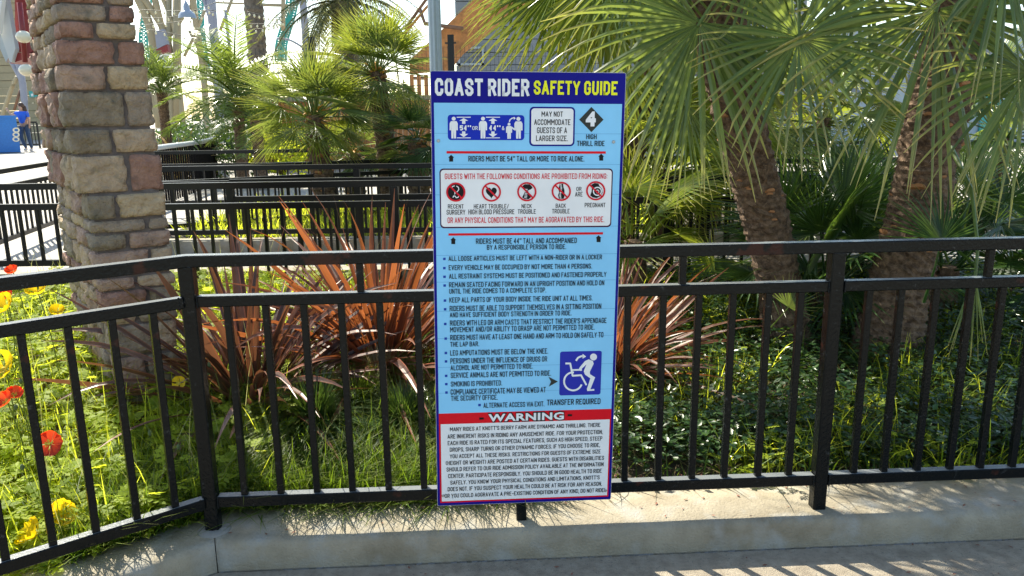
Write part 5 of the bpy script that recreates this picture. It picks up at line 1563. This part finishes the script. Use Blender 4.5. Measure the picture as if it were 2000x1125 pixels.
# leaf litter
b = MB(); rg = random.Random(12)
for k in range(500):
    x = rg.uniform(-0.9, 3.0); y = fence_y(x)+rg.uniform(0.15, 0.6); z = gz(x, y)+0.008; a = rg.uniform(0, 6.28); l_ = rg.uniform(0.01, 0.05)
    d = Vector((math.cos(a), math.sin(a), rg.uniform(-.1,.3))); s_ = Vector((-math.sin(a), math.cos(a), 0.1))*l_*0.15
    p = Vector((x, y, z)); b.poly([p, p+d*l_*0.5+s_, p+d*l_, p+d*l_*0.5-s_])
for k in range(150):
    x = rg.uniform(-1.0, 2.8); y = fence_y(x)+(rg.uniform(-0.06, 0.16) if k < 95 else rg.uniform(-0.34, -0.085)); z = (ZC+0.004) if k < 95 else 0.003
    a = rg.uniform(0, 6.28); l_ = rg.uniform(0.006, 0.022); d = Vector((math.cos(a), math.sin(a), 0.1)); s_ = Vector((-math.sin(a), math.cos(a), 0.1))*l_*0.2
    p = Vector((x, y, z)); b.poly([p, p+d*l_*0.5+s_, p+d*l_, p+d*l_*0.5-s_])
o = b.build('leaf_litter', M['bark']); tag(o, 'dry brown leaf litter along the back of the kerb', 'leaf litter', kind='stuff')

# ------------------------------------------------------------------ poppies
def poppy(px, py, Y, r, c, label, openv=0.9, tilt=(0.0, -0.6, 0.8), seed=0, group='poppies in the bed left of the corner post'):
    hd = P(px, py, Y)
    rg = random.Random(seed*7+3)
    bx, by = hd.x+rg.uniform(-.04,.04), max(hd.y+rg.uniform(0,.06), fence_y(hd.x)+0.2)
    g_ = gz(bx, by)
    t = thing('poppy', (bx, by, g_), label, 'flower', group)
    b = MB(); n_ = 8
    pts = [Vector((bx, by, g_)).lerp(hd, k/n_)+Vector((math.sin(k/n_*3.1)*0.015, 0, 0)) for k in range(n_+1)]
    b.tube(pts, 0.0022, 5)
    me = mesh('stem', b.v, b.f, [(0.5,0.3)]*len(b.v), [0.5]*len(b.v)); put('stem', me, M['stem'], t)
    up = Vector(tilt).normalized(); x = up.orthogonal().normalized(); y = up.cross(x)
    for k in range(4 if c == 'petyel' else 5):
        a0 = 2*math.pi*k/(4 if c == 'petyel' else 5) + rg.uniform(-.2,.2)
        v = []; f = []; uv = []
        m_, q_ = 7, 6
        for i in range(q_+1):
            rr2 = i/q_
            for j in range(m_+1):
                aa = a0 + (j/m_-0.5)*1.75*(0.55+0.45*rr2)
                ruff = 0.10*math.sin(j*2.7+k*1.3+seed)*rr2*rr2
                rad_ = r*(0.08+0.92*math.sin(rr2*1.45)*(1-0.12*abs(j/m_-0.5)*2))
                hgt = r*((1-openv)*1.3*rr2 + 0.30*rr2*rr2*(1-openv) + ruff + 0.012*k + 0.10*rr2)
                v.append(tuple(hd + (x*math.cos(aa)+y*math.sin(aa))*rad_ + up*hgt)); uv.append((j/m_, rr2))
        for i in range(q_):
            for j in range(m_): f.append((i*(m_+1)+j, i*(m_+1)+j+1, (i+1)*(m_+1)+j+1, (i+1)*(m_+1)+j))
        put('petal', mesh('petal', v, f, uv, [rg.random()]*len(v), smooth=True), M[c], t)
    b = MB(); b.sphere(hd+up*r*0.14, r*0.11, 8, 6)
    for k in range(22):
        a = rg.uniform(0, 6.28); e = hd+up*r*rg.uniform(0.15,0.3)+(x*math.cos(a)+y*math.sin(a))*r*rg.uniform(0.2,0.34)
        b.tube([hd+up*r*0.05, e], 0.0007, 3); b.sphere(e, 0.0016, 5, 3)
    b.build('flower_centre', M['podc'], t)
poppy(98, 866, 2.50, 0.046, 'petred', 'large open red poppy nearest the railing', 0.92, (0.15,-0.9,0.35), 1)
poppy(14, 786, 2.62, 0.036, 'petred', 'red poppy cut by the left edge below the yellow ones', 0.6, (-0.2,-0.6,0.7), 2)
poppy(28, 772, 2.75, 0.030, 'petred', 'smaller red poppy tucked behind the one at the left edge', 0.6, (0.4,-0.4,0.7), 3)
poppy(14, 580, 3.4, 0.036, 'petred', 'red poppy seen between the two upper rails', 0.6, (0,-0.6,0.7), 4)
poppy(26, 533, 3.6, 0.030, 'petred', 'red poppy showing just above the top rail', 0.5, (0,-0.5,0.8), 5)
poppy(14, 604, 3.2, 0.058, 'petyel', 'yellow poppy just below the red one between the upper rails', 0.5, (-0.2,-0.6,0.7), 6)
poppy(74, 573, 3.4, 0.046, 'petyel', 'yellow poppy under the top rail, right of the red one', 0.5, (0.1,-0.5,0.8), 7)
poppy(112, 612, 3.5, 0.034, 'petyel', 'yellow poppy by the lit left face of the pillar', 0.5, (0.3,-0.5,0.8), 8)
poppy(10, 722, 2.85, 0.066, 'petyel', 'large yellow poppy at the left edge under the second rail', 0.6, (-0.1,-0.7,0.6), 9)
poppy(350, 748, 3.0, 0.028, 'petyel', 'lone yellow poppy in front of the pillar beside the corner post', 0.8, (0.2,-0.8,0.5), 10)
poppy(74, 1046, 2.22, 0.048, 'petyel', 'yellow poppy low down touching the bottom rail', 0.5, (-0.6,-0.3,0.6), 11)
poppy(112, 1010, 2.28, 0.046, 'petyel', 'yellow poppy tilted right, just above the low one', 0.5, (0.7,-0.3,0.6), 12)
# nodding seed pods
rg = random.Random(31)
for k in range(34):
    x = rg.uniform(-2.6, -1.15); y = yf(x, rg.random()*0.6)+0.05
    if inpil(x, y): continue
    g_ = gz(x, y); h = rg.uniform(0.2, 0.36)
    top = Vector((x+rg.uniform(-.03,.03), y, g_+h))
    t = thing('poppy_bud', (x, y, g_), 'nodding green poppy bud on a thin curved stem in the left bed', 'flower bud', 'nodding poppy buds')
    b = MB(); s_ = rg.choice((-1, 1))
    pts = [Vector((x, y, g_)), Vector((x, y, g_+h*0.6)), top, top+Vector((s_*0.015, -0.005, 0.006)), top+Vector((s_*0.024, -0.008, -0.012))]
    b.tube(pts, 0.0014, 4)
    put('stem', mesh('stem', b.v, b.f, [(0.5,0.3)]*len(b.v), [0.5]*len(b.v)), M['stem'], t)
    b = MB(); b.sphere(pts[-1]+Vector((0,0,-0.01)), 0.009, 8, 6, (0.8,0.8,1.3)); b.build('bud', M['bud'], t, True)

def shrub(px, Y, w_, h, label, m, seed, n=1500, z0=0.3):
    c = P(px, 250, Y); nr = np.random.RandomState(seed)
    t = thing('leafy_shrub', (c.x, Y, z0), label, 'shrub', 'shrubs behind the small palms')
    b = MB()
    for k in range(7):
        a = nr.rand()*6.28; b.tube([(c.x, Y, z0), (c.x+math.cos(a)*w_*0.2, Y+math.sin(a)*w_*0.2, z0+h*0.7)], [0.02, 0.006], 5)
    b.build('stem', M['trunk'], t)
    u_ = nr.normal(size=(n,3)); u_ /= np.linalg.norm(u_, axis=1)[:, None]; u_ *= (nr.rand(n)**0.35)[:, None]
    lump = 1+0.22*np.sin(u_[:,0]*6+seed)*np.cos(u_[:,2]*7+seed)
    C0 = np.array([c.x,Y,z0+h*0.5])+u_*np.array([w_*0.5,w_*0.4,h*0.52])*lump[:,None]
    d = nr.normal(size=(n,3)); d /= np.linalg.norm(d, axis=1)[:, None]; e = np.cross(d, nr.normal(size=(n,3))); e /= np.linalg.norm(e, axis=1)[:, None]
    L_ = nr.uniform(0.03, 0.08, n)[:, None]
    V = np.stack([C0-d*L_, C0-e*L_*0.35, C0+d*L_, C0+e*L_*0.35], 1).reshape(-1,3)
    put('foliage', fastmesh('foliage', V, np.arange(n*4).reshape(-1,4), np.tile(np.array([[.5,0],[0,.5],[.5,1],[1,.5]]), (n,1)), np.repeat(nr.rand(n),4)), M[m], t)
shrub(395, 17.0, 2.0, 1.2, 'dark leafy shrub right behind the end of the curving fence', 'vinca', 1)
shrub(470, 15.2, 1.6, 1.1, 'dark shrub at the foot of the wide feathery palm', 'vinca', 2)
shrub(545, 15.0, 1.5, 0.9, 'brighter green shrub in front of the orange slat wall', 'poppyleaf', 3)
shrub(345, 19.5, 2.4, 1.0, 'shrub behind the small feathery palm by the pillar', 'fandark', 4)
# ------------------------------------------------------------------ background structures
# pale blue fluted pole behind the sign
c = P(852, 138, 6.4)
t = thing('steel_pole', (c.x, 6.4, 0.25), 'pale blue fluted steel pole rising straight behind the sign', 'pole')
b = MB(); n_ = 32
for z_ in (0.25, 4.2):
    for k in range(n_):
        a = 2*math.pi*k/n_; r_ = 0.046*(1+0.10*math.cos(a*8))
        b.v.append((c.x+r_*math.cos(a), 6.4+r_*math.sin(a), z_))
b.f = [(k, (k+1)%n_, n_+(k+1)%n_, n_+k) for k in range(n_)]
b.build('shaft', M['bluepole'], t)
b = MB(); b.lathe((c.x, 6.4, 0.25), [(0.0,0.03),(0.1,0.03),(0.1,0.0)], 16); b.build('base_plate', M['bluepole'], t)

# orange slatted wall + stair
WY2 = 17.4
t = thing('slatted_wall', (P(640,250,WY2).x, WY2, 0.3), 'orange-brown timber slat wall behind the small fan palms', 'wall')
xL, xR = P(490, 200, WY2).x, P(905, 200, WY2).x
zt2 = P(700, 196, WY2).z
q = MB(); q.box((0,0,0), (0.115, 0.03, 1.0)); sl = mesh('slat', q.v, q.f); sl.materials.append(M['orange'])
x = xL; rg = random.Random(2)
while x < xR:
    o = put('slat', sl, None, t, Matrix.Translation((x, WY2+rg.uniform(-.008,.008), 0.3)) @ Matrix.Diagonal((1, 1, zt2-0.3, 1)))
    x += 0.121
barobj('top_beam', (xL, WY2-0.05, zt2+0.04), (xR, WY2-0.05, zt2+0.04), 0.12, 0.10, M['cream'], t)
barobj('lower_beam', (xL, WY2-0.05, 0.55), (xR, WY2-0.05, 0.55), 0.08, 0.10, M['orange'], t)
for px in (505, 640, 760, 880):
    x = P(px, 250, WY2).x; barobj('post', (x, WY2-0.06, 0.3), (x, WY2-0.06, zt2), 0.12, 0.1, M['orange'], t)
# upper slats under the stair
SYd = 18.2
t = thing('orange_staircase', (P(850, 150, SYd).x, SYd, 0.3), 'orange timber staircase with brown handrail rising to the right behind the sign', 'staircase')
def pl(pts, Y, dpt, name, m, parent):
    b = MB(); f0_ = [P(x, y, Y) for x, y in pts]; n_ = len(pts)
    b.v = [tuple(p) for p in f0_]+[(p.x, p.y+dpt, p.z) for p in f0_]
    b.f = [tuple(range(n_)), tuple(n_+k for k in reversed(range(n_)))]+[(k, n_+k, n_+(k+1)%n_, (k+1)%n_) for k in range(n_)]
    return b.build(name, m, parent)
pl([(800,118),(905,18),(960,-30),(1010,-30),(1000,10),(905,100),(870,138),(800,145)], SYd, 0.08, 'side_panel', M['orange'], t)
pl([(862,138),(1010,-5),(1040,-5),(905,105),(868,150)], SYd-0.25, 0.08, 'stringer', M['orange'], t)
for k in range(13):
    a = P(800+k*16, 150-k*15, SYd+0.1)
    b = MB(); b.box((a.x, SYd+0.1, a.z-0.03), (a.x+0.32, SYd+1.1, a.z)); b.build('step', M['orange2'], t)
def cyl(parent, pts, r, m, name='tube', n=8):
    b = MB(); b.tube(pts, r, n); return b.build(name, m, parent, True)
cyl(t, [P(790,58,SYd-0.3), P(835,-5,SYd-0.3), P(860,-40,SYd-0.3)], 0.035, M['orange2'], 'handrail')
cyl(t, [P(820,18,SYd-0.3), P(830,46,SYd-0.3), P(905,56,SYd-0.3)], 0.045, M['orange2'], 'handrail_bracket')
cyl(t, [P(785,72,SYd-0.3), P(870,-30,SYd-0.3)], 0.03, M['orange'], 'handrail')
for (xa_, xb_) in ((800, 862), (862, 905)):
    k = xa_
    while k < xb_:
        p0, p1 = P(k, 146, SYd+0.02), P(k, 205, SYd+0.02)
        b = MB(); b.box((p0.x, SYd, p1.z), (p0.x+0.09, SYd+0.03, p0.z)); b.build('slat', M['orange'], t); k += 14
# grey building behind
GY = 24
t = thing('grey_building', (P(1100,200,GY).x, GY, 0.3), 'grey horizontally clad building glimpsed through the palm fronds', 'building')
a, c = P(885, -120, GY), P(1560, 260, GY)
k = 0; z_ = 0.35
while z_ < a.z:
    b = MB(); b.box((a.x, GY+(0.02 if k % 2 else 0), z_), (c.x, GY+0.2, z_+0.34)); b.build('cladding_board', M['greywall'], t); z_ += 0.36; k += 1
b = MB(); b.box((a.x+0.02, GY+0.21, 0.3), (c.x-0.02, GY+6, a.z)); b.build('wall', M['greywall'], t)
b = MB(); x0, x1 = P(895,110,GY).x, P(945,110,GY).x; z0_, z1_ = P(900,128,GY).z, P(900,96,GY).z
for (lo, hi) in (((x0,GY-0.1,z0_),(x1,GY-0.02,z0_+0.06)),((x0,GY-0.1,z1_),(x1,GY-0.02,z1_+0.06)),((x0,GY-0.1,z0_),(x0+0.06,GY-0.02,z1_)),((x1-0.06,GY-0.1,z0_),(x1,GY-0.02,z1_))): b.box(lo, hi)
b.build('window_frame', M['bluepole'], t)
# pale building far right with teal panel
t = thing('pale_building', (P(1850,200,22).x, 27, 0.3), 'pale blue-grey building with a teal panel behind the right-hand palms', 'building')
a, c = P(1560, 60, 27), P(2350, 280, 27)
b = MB(); b.box((a.x, 27, 0.3), (c.x, 32, a.z)); b.build('wall', M['bluepole'], t)
a, c = P(1925, 150, 26.9), P(1945, 280, 26.9)
b = MB(); b.box((a.x, 26.9, c.z), (c.x, 26.98, a.z)); b.build('panel', M['teal'], t)
for k in range(8):
    a = P(1600+k*60, 120, 26.9); b = MB(); b.box((a.x, 26.92, 2.0), (a.x+0.6, 26.99, 3.4)); b.build('window', M['greywall'], t)

# roller coaster
CY = 40
t = thing('coaster_support', (P(330,200,CY).x, CY, 0.35), 'cream steel roller coaster supports crossing behind the string lights', 'coaster support', 'roller coaster steelwork')
def beam(pts, w_, m='cream', Y=CY, parent=None, name='beam', n=8):
    b = MB(); pp = [P(x, y, Y) for x, y in pts]
    if len(pp) > 2: pp = catmull([tuple(p) for p in pp], 5)
    b.tube(pp, w_/F*Y/2, n); return b.build(name, M[m], parent or t, True)
beam([(256,-30),(285,30),(300,90),(312,250)], 16)
beam([(275,-10),(300,25),(320,60),(332,110),(338,270)], 13)
beam([(296,-30),(318,60),(345,150),(360,270)], 12); beam([(330,-30),(330,270)], 11); beam([(345,-30),(347,270)], 16)
beam([(300,-40),(335,40),(352,130)], 8); beam([(372,-30),(385,60),(398,150),(405,270)], 12)
beam([(268,150),(300,110),(340,60),(400,-30)], 6); beam([(262,90),(290,160),(310,240)], 13)
beam([(370,60),(400,120),(430,190)], 6); beam([(430,60),(460,-20)], 6); beam([(505,10),(548,11)], 5); beam([(422,5),(560,10)], 4)
beam([(553,-30),(553,60)], 8); beam([(360,110),(384,60),(400,20)], 6)
t2_ = thing('coaster_column', (P(417,200,38).x, 38, 0.35), 'lavender-grey coaster column right of the hanging lamp', 'coaster support', 'roller coaster steelwork')
beam([(410,-30),(417,60),(425,130),(430,270)], 17, 'lav', 38, t2_, 'column'); beam([(375,-20),(395,-8),(412,40)], 8, 'lav', 38, t2_, 'brace'); beam([(440,20),(450,110)], 6, 'lav', 38, t2_, 'brace'); beam([(590,-20),(596,60),(600,120)], 14, 'lav', 38, t2_, 'column'); beam([(540,75),(565,78),(590,92),(600,104)], 4, 'lav', 38, t2_, 'brace')
def track(pts, w_, Y, label):
    t = thing('coaster_track', P(*pts[-1], Y), label, 'coaster track', 'teal coaster track')
    pp = catmull([tuple(P(x, y, Y)) for x, y in pts], 8)
    off = Vector((w_/F*Y/2, 0, 0))
    for s_ in (-1, 1):
        b = MB(); b.tube([p+off*s_ for p in pp], 0.05*Y/40, 6); b.build('rail', M['teal'], t, True)
    b = MB()
    for k in range(len(pp)-1):
        b.tube([pp[k]-off, pp[k+1]+off], 0.03*Y/40, 4); b.tube([pp[k]+off, pp[k+1]-off], 0.03*Y/40, 4); b.tube([pp[k]-off, pp[k]+off], 0.03*Y/40, 4)
    b.build('lattice', M['teal'], t)
track([(292,-40),(286,20),(280,80),(290,140),(298,200)], 14, 42, 'teal lattice coaster track just right of the stone pillar')
track([(572,-40),(570,10),(560,50),(550,85),(548,120)], 20, 42, 'teal lattice coaster track curving left of the date palm')
track([(390,-40),(392,30),(396,80),(405,140)], 9, 44, 'narrow teal coaster track behind the hanging lamp')
t = thing('coaster_car', P(314,90,39), 'red, white and blue painted coaster panel between cream supports', 'coaster panel')
pl([(302,62),(318,56),(326,86),(306,96)], 39, 0.3, 'blue_panel', M['lav'], t); pl([(304,97),(326,87),(330,104),(306,106)], 39, 0.3, 'red_panel', M['red'], t); pl([(306,107),(330,105),(334,132),(310,138)], 39, 0.3, 'white_panel', M['white'], t)
# far cream wall and green notice seen left of the pillar
t = thing('cream_building', (P(0,180,44).x, 44, 0.35), 'cream clad building behind the woman in the blue shirt', 'building')
a, c = P(-300, -160, 44), P(150, 280, 44)
z_ = 0.35; k = 0
while z_ < a.z:
    b = MB(); b.box((a.x, 44+(0.05 if k % 2 else 0), z_), (c.x, 44.5, z_+0.38)); b.build('cladding_board', M['cream'], t); z_ += 0.4; k += 1
b = MB(); a, c = P(56,178,43.8), P(73,190,43.8); b.box((a.x,43.8,c.z),(c.x,43.9,a.z)); b.build('green_notice', M['teal'], t)
b = MB(); a, c = P(59,183,43.7), P(64,188,43.7); b.box((a.x,43.75,c.z),(c.x,43.79,a.z)); b.build('notice_mark', M['white'], t)
t = thing('coaster_support', (P(40,230,36).x, 36, 0.35), 'lavender Y-shaped steel column left of the pillar', 'coaster support', 'roller coaster steelwork')
beam([(50,235),(45,170),(36,120)], 12, 'lav', 36, t, 'column'); beam([(45,165),(30,135),(20,118)], 8, 'lav', 36, t, 'brace'); beam([(2,235),(22,175),(34,150)], 8, 'cream', 36, t, 'brace'); beam([(28,215),(40,175)], 5, 'orange2', 36, t, 'brace')
# red eave with two globe lamps, near left
EY = 7.5
t = thing('red_awning', P(45,60,EY), 'dark red building front with pale fascia at the top left', 'building')
pl([(28,-60),(70,-60),(64,100),(56,105),(30,100)], EY, 0.5, 'red_panel', M['red'], t)
pl([(-40,-60),(2,-60),(30,95),(22,122),(18,118)], EY-0.1, 0.06, 'pale_fascia', M['palerail'], t)
pl([(-30,-20),(6,-20),(-4,66),(-30,60)], EY-0.2, 0.06, 'pale_fascia', M['white'], t)
pl([(0,60),(16,52),(22,100),(12,122),(0,95)], EY+0.05, 0.05, 'pale_blue_panel', M['bluepole'], t)
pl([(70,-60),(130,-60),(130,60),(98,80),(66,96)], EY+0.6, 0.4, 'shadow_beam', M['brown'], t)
pl([(28,102),(62,104),(60,112),(20,124)], EY-0.05, 0.3, 'sill', M['red'], t)
t = thing('globe_lamp', P(42,60,EY-0.4), 'two pale globe lamps on a red stem at the top left', 'lamp')
cyl(t, [P(38,5,EY-0.4), P(44,60,EY-0.4), P(49,122,EY-0.4)], 0.022, M['red'], 'stem')
for (x, y) in ((46,72),(52,137)):
    b = MB(); b.sphere(P(x,y,EY-0.42), 0.062, 16, 10, (1,1,0.85)); b.build('globe', M['globe'], t, True)
# hanging dome lamp
t = thing('pendant_lamp', P(366,0,14), 'grey enamel dome lamp hanging among the string lights', 'lamp')
c = P(366, 36, 14); s_ = 14/F
b = MB(); b.lathe(c, [(16*s_,0),(15.5*s_,3*s_),(14*s_,8*s_),(10*s_,12.5*s_),(6*s_,15*s_),(5.5*s_,22*s_),(3*s_,27*s_),(1*s_,31*s_)], 18); b.build('shade', M['lampgrey'], t, True)
b = MB(); b.sphere(c+Z*1.5*s_, 6*s_, 10, 6, (1,1,0.5)); b.build('bulb', M['bulbon'], t, True)
cyl(t, [c+Z*30*s_, c+Z*90*s_], 0.8*s_, M['wire'], 'cord')
# string lights
for i, pts in enumerate((((264,18),(330,21),(420,20)), ((264,34),(340,32),(450,-6)), ((264,54),(330,64),(410,82)), ((482,22),(520,32),(552,34)), ((484,47),(530,46),(552,42)), ((262,50),(360,40),(448,12)), ((480,60),(530,52),(556,42)))):
    Y = 17
    t = thing('string_lights', P(*pts[0], Y), ('topmost level string of bulbs between the pillar and the hanging lamp','string of bulbs rising to the tall palm trunk just above the lamp shade','string of bulbs sagging below the hanging lamp','upper string of bulbs between the tall palm trunk and the teal track','middle string of bulbs between the tall palm trunk and the teal track','string of bulbs rising from the pillar behind the lamp shade','lowest string of bulbs between the tall palm trunk and the teal track')[i], 'string lights', 'string lights')
    pp = catmull([tuple(P(x,y,Y)) for x, y in pts], 8)
    cyl(t, pp, 0.006, M['wire'], 'cable', 4)
    for k in range(1, len(pp)-1, 2):
        b = MB(); b.sphere(pp[k]-Z*0.05, 0.022, 8, 5, (1,1,1.4)); b.build('bulb', M['bulb'], t)
# blue kiosk
KY = 27.5
a, c = P(-40, 228, KY), P(39, 284, KY)
t = thing('recycling_bin', (c.x, KY, 0.33), 'large blue bin with three pale ring marks beside the woman', 'bin')
b = MB(); b.box((a.x, KY, 0.36), (c.x, KY+0.9, a.z-0.05)); b.build('body', M['blue'], t)
b = MB(); b.box((a.x-0.04, KY-0.04, a.z-0.05), (c.x+0.04, KY+0.94, a.z+0.03)); b.build('lid', M['blue'], t)
for y in (254, 263, 272):
    b = MB(); cc = P(31, y, KY-0.03); n_ = 16
    for k in range(n_):
        a0, a1 = 2*math.pi*k/n_, 2*math.pi*(k+1)/n_
        f_ = lambda r, a_: (cc.x+r*1.25*math.cos(a_), KY-0.02, cc.z+r*math.sin(a_))
        b.poly([f_(0.045,a0), f_(0.085,a0), f_(0.085,a1), f_(0.045,a1)])
    b.build('ring_mark', M['globe'], t)
t.rotation_euler.z = rad(34)
fence([(P(-60,250,31).x, 31), (P(73,250,31).x, 31)], 1.35, None, 0.5, 0.35, 0.13, 'black fence behind the blue bin', None, w=0.06, bw=0.03, posts=1.5, name='fence')
# person
def skin(name, verts, edges, radii, m, parent, sub=1):
    me = bpy.data.meshes.new(name); me.from_pydata([tuple(v) for v in verts], edges, [])
    ob = bpy.data.objects.new('tmp', me); col.objects.link(ob)
    md = ob.modifiers.new('s', 'SKIN')
    for i, r_ in enumerate(radii):
        rr2 = r_ if hasattr(r_, '__len__') else (r_, r_); me.skin_vertices[0].data[i].radius = rr2
    me.skin_vertices[0].data[0].use_root = True
    md.use_smooth_shade = True
    ob.modifiers.new('d', 'SUBSURF').levels = sub
    ob.modifiers['d'].render_levels = sub
    dg = bpy.context.evaluated_depsgraph_get()
    nm = bpy.data.meshes.new_from_object(ob.evaluated_get(dg)); nm.name = name
    bpy.data.objects.remove(ob)
    nm.materials.clear(); nm.materials.append(m)
    return put(name, nm, None, parent)
wp = P(53, 288, 28.5); wz = 0.345
t = thing('person', (wp.x, wp.y, wz), 'woman in bright blue t-shirt and jeans with one arm raised, beside the blue bin', 'person')
W_ = lambda x, y, z: Vector((wp.x+x, wp.y+y, wz+z))
body_v = [W_(0,0,0.92), W_(0,0,1.12), W_(-0.01,0,1.32), W_(-0.02,0,1.42), W_(-0.03,-0.02,1.50), W_(-0.03,-0.01,1.60),
  W_(0.16,0,1.34), W_(0.21,0,1.10), W_(0.22,-0.05,0.88), W_(0.22,-0.07,0.80),
  W_(-0.18,0,1.35), W_(-0.36,-0.05,1.28), W_(-0.46,-0.08,1.46), W_(-0.49,-0.09,1.53),
  W_(0.09,0,0.86), W_(0.13,-0.02,0.48), W_(0.15,0.03,0.09), W_(0.15,-0.08,0.05),
  W_(-0.08,0,0.86), W_(-0.10,-0.10,0.50), W_(-0.02,-0.02,0.10), W_(-0.04,-0.12,0.05)]
be = [(0,1),(1,2),(2,3),(3,4),(4,5),(2,6),(6,7),(7,8),(8,9),(2,10),(10,11),(11,12),(12,13),(0,14),(14,15),(15,16),(16,17),(0,18),(18,19),(19,20),(20,21)]
skin('body', body_v, be, [0.13,0.11,0.13,0.05,0.075,0.085,0.055,0.042,0.034,0.03,0.055,0.042,0.032,0.032,0.085,0.055,0.038,0.035,0.085,0.055,0.038,0.035], M['skin'], t)
skin('shirt', [body_v[0], body_v[1], body_v[2], W_(-0.015,0,1.39), body_v[6], W_(0.195,0,1.17), body_v[10], W_(-0.29,-0.03,1.31)], [(0,1),(1,2),(2,3),(2,4),(4,5),(2,6),(6,7)], [0.155,0.13,0.15,0.07,0.075,0.06,0.075,0.06], M['shirt'], t)
skin('jeans', [W_(0,0,0.95)]+body_v[14:17]+body_v[18:21], [(0,1),(1,2),(2,3),(0,4),(4,5),(5,6)], [0.14,0.10,0.07,0.055,0.10,0.07,0.055], M['jeans'], t)
for i in (16, 20):
    b = MB(); p = body_v[i]; b.sphere(p+Vector((0,-0.05,-0.045)), 0.06, 10, 6, (0.75,1.9,0.75)); b.build('shoe', M['shoe'], t, True)
b = MB(); b.sphere(W_(-0.02,0.03,1.60), 0.105, 12, 8, (1,1,1.1)); b.sphere(W_(0.05,0.08,1.45), 0.085, 10, 8, (1,0.8,1.9)); b.build('hair', M['hair'], t, True)
b = MB(); b.sphere(W_(-0.05,-0.095,1.585), 0.014, 6, 4); b.sphere(W_(-0.07,-0.085,1.61), 0.009, 6, 4); b.sphere(W_(-0.02,-0.09,1.61), 0.009, 6, 4); b.build('face', M['skin'], t, True)
# far tree line closing the horizon
rg = random.Random(77)
for k in range(16):
    x = -70 + k*10 + rg.uniform(-2, 2); y = rg.uniform(75, 95); h = rg.uniform(3.0, 5.5)
    t = thing('shade_tree', (x, y, 0.35), 'round green tree in the row beyond the park buildings', 'tree', 'trees along the horizon')
    b = MB(); b.tube([(x,y,0.3),(x,y,h*0.6)], [0.25,0.15], 8); b.build('trunk', M['trunkgrey'], t)
    n_ = 700; nr = np.random.RandomState(k)
    u_ = nr.normal(size=(n_, 3)); u_ /= np.linalg.norm(u_, axis=1)[:, None]; u_ *= (nr.rand(n_)**0.4)[:, None]
    lump = 1+0.25*np.sin(u_[:,0]*5+k)*np.cos(u_[:,2]*6)
    C0 = np.array([x,y,h*0.72])+u_*np.array([h*0.62,h*0.6,h*0.42])*lump[:,None]
    dA = nr.normal(size=(n_,3))*0.28; dB = nr.normal(size=(n_,3))*0.28
    V = np.stack([C0-dA, C0-dB, C0+dA, C0+dB], 1).reshape(-1,3)
    Fq = np.arange(n_*4).reshape(-1,4)
    UV = np.tile(np.array([[0,0],[1,0],[1,.5],[0,.5]]), (n_,1))
    put('crown', fastmesh('crown', V, Fq, UV, np.repeat(nr.rand(n_),4)), M['vinca'], t)
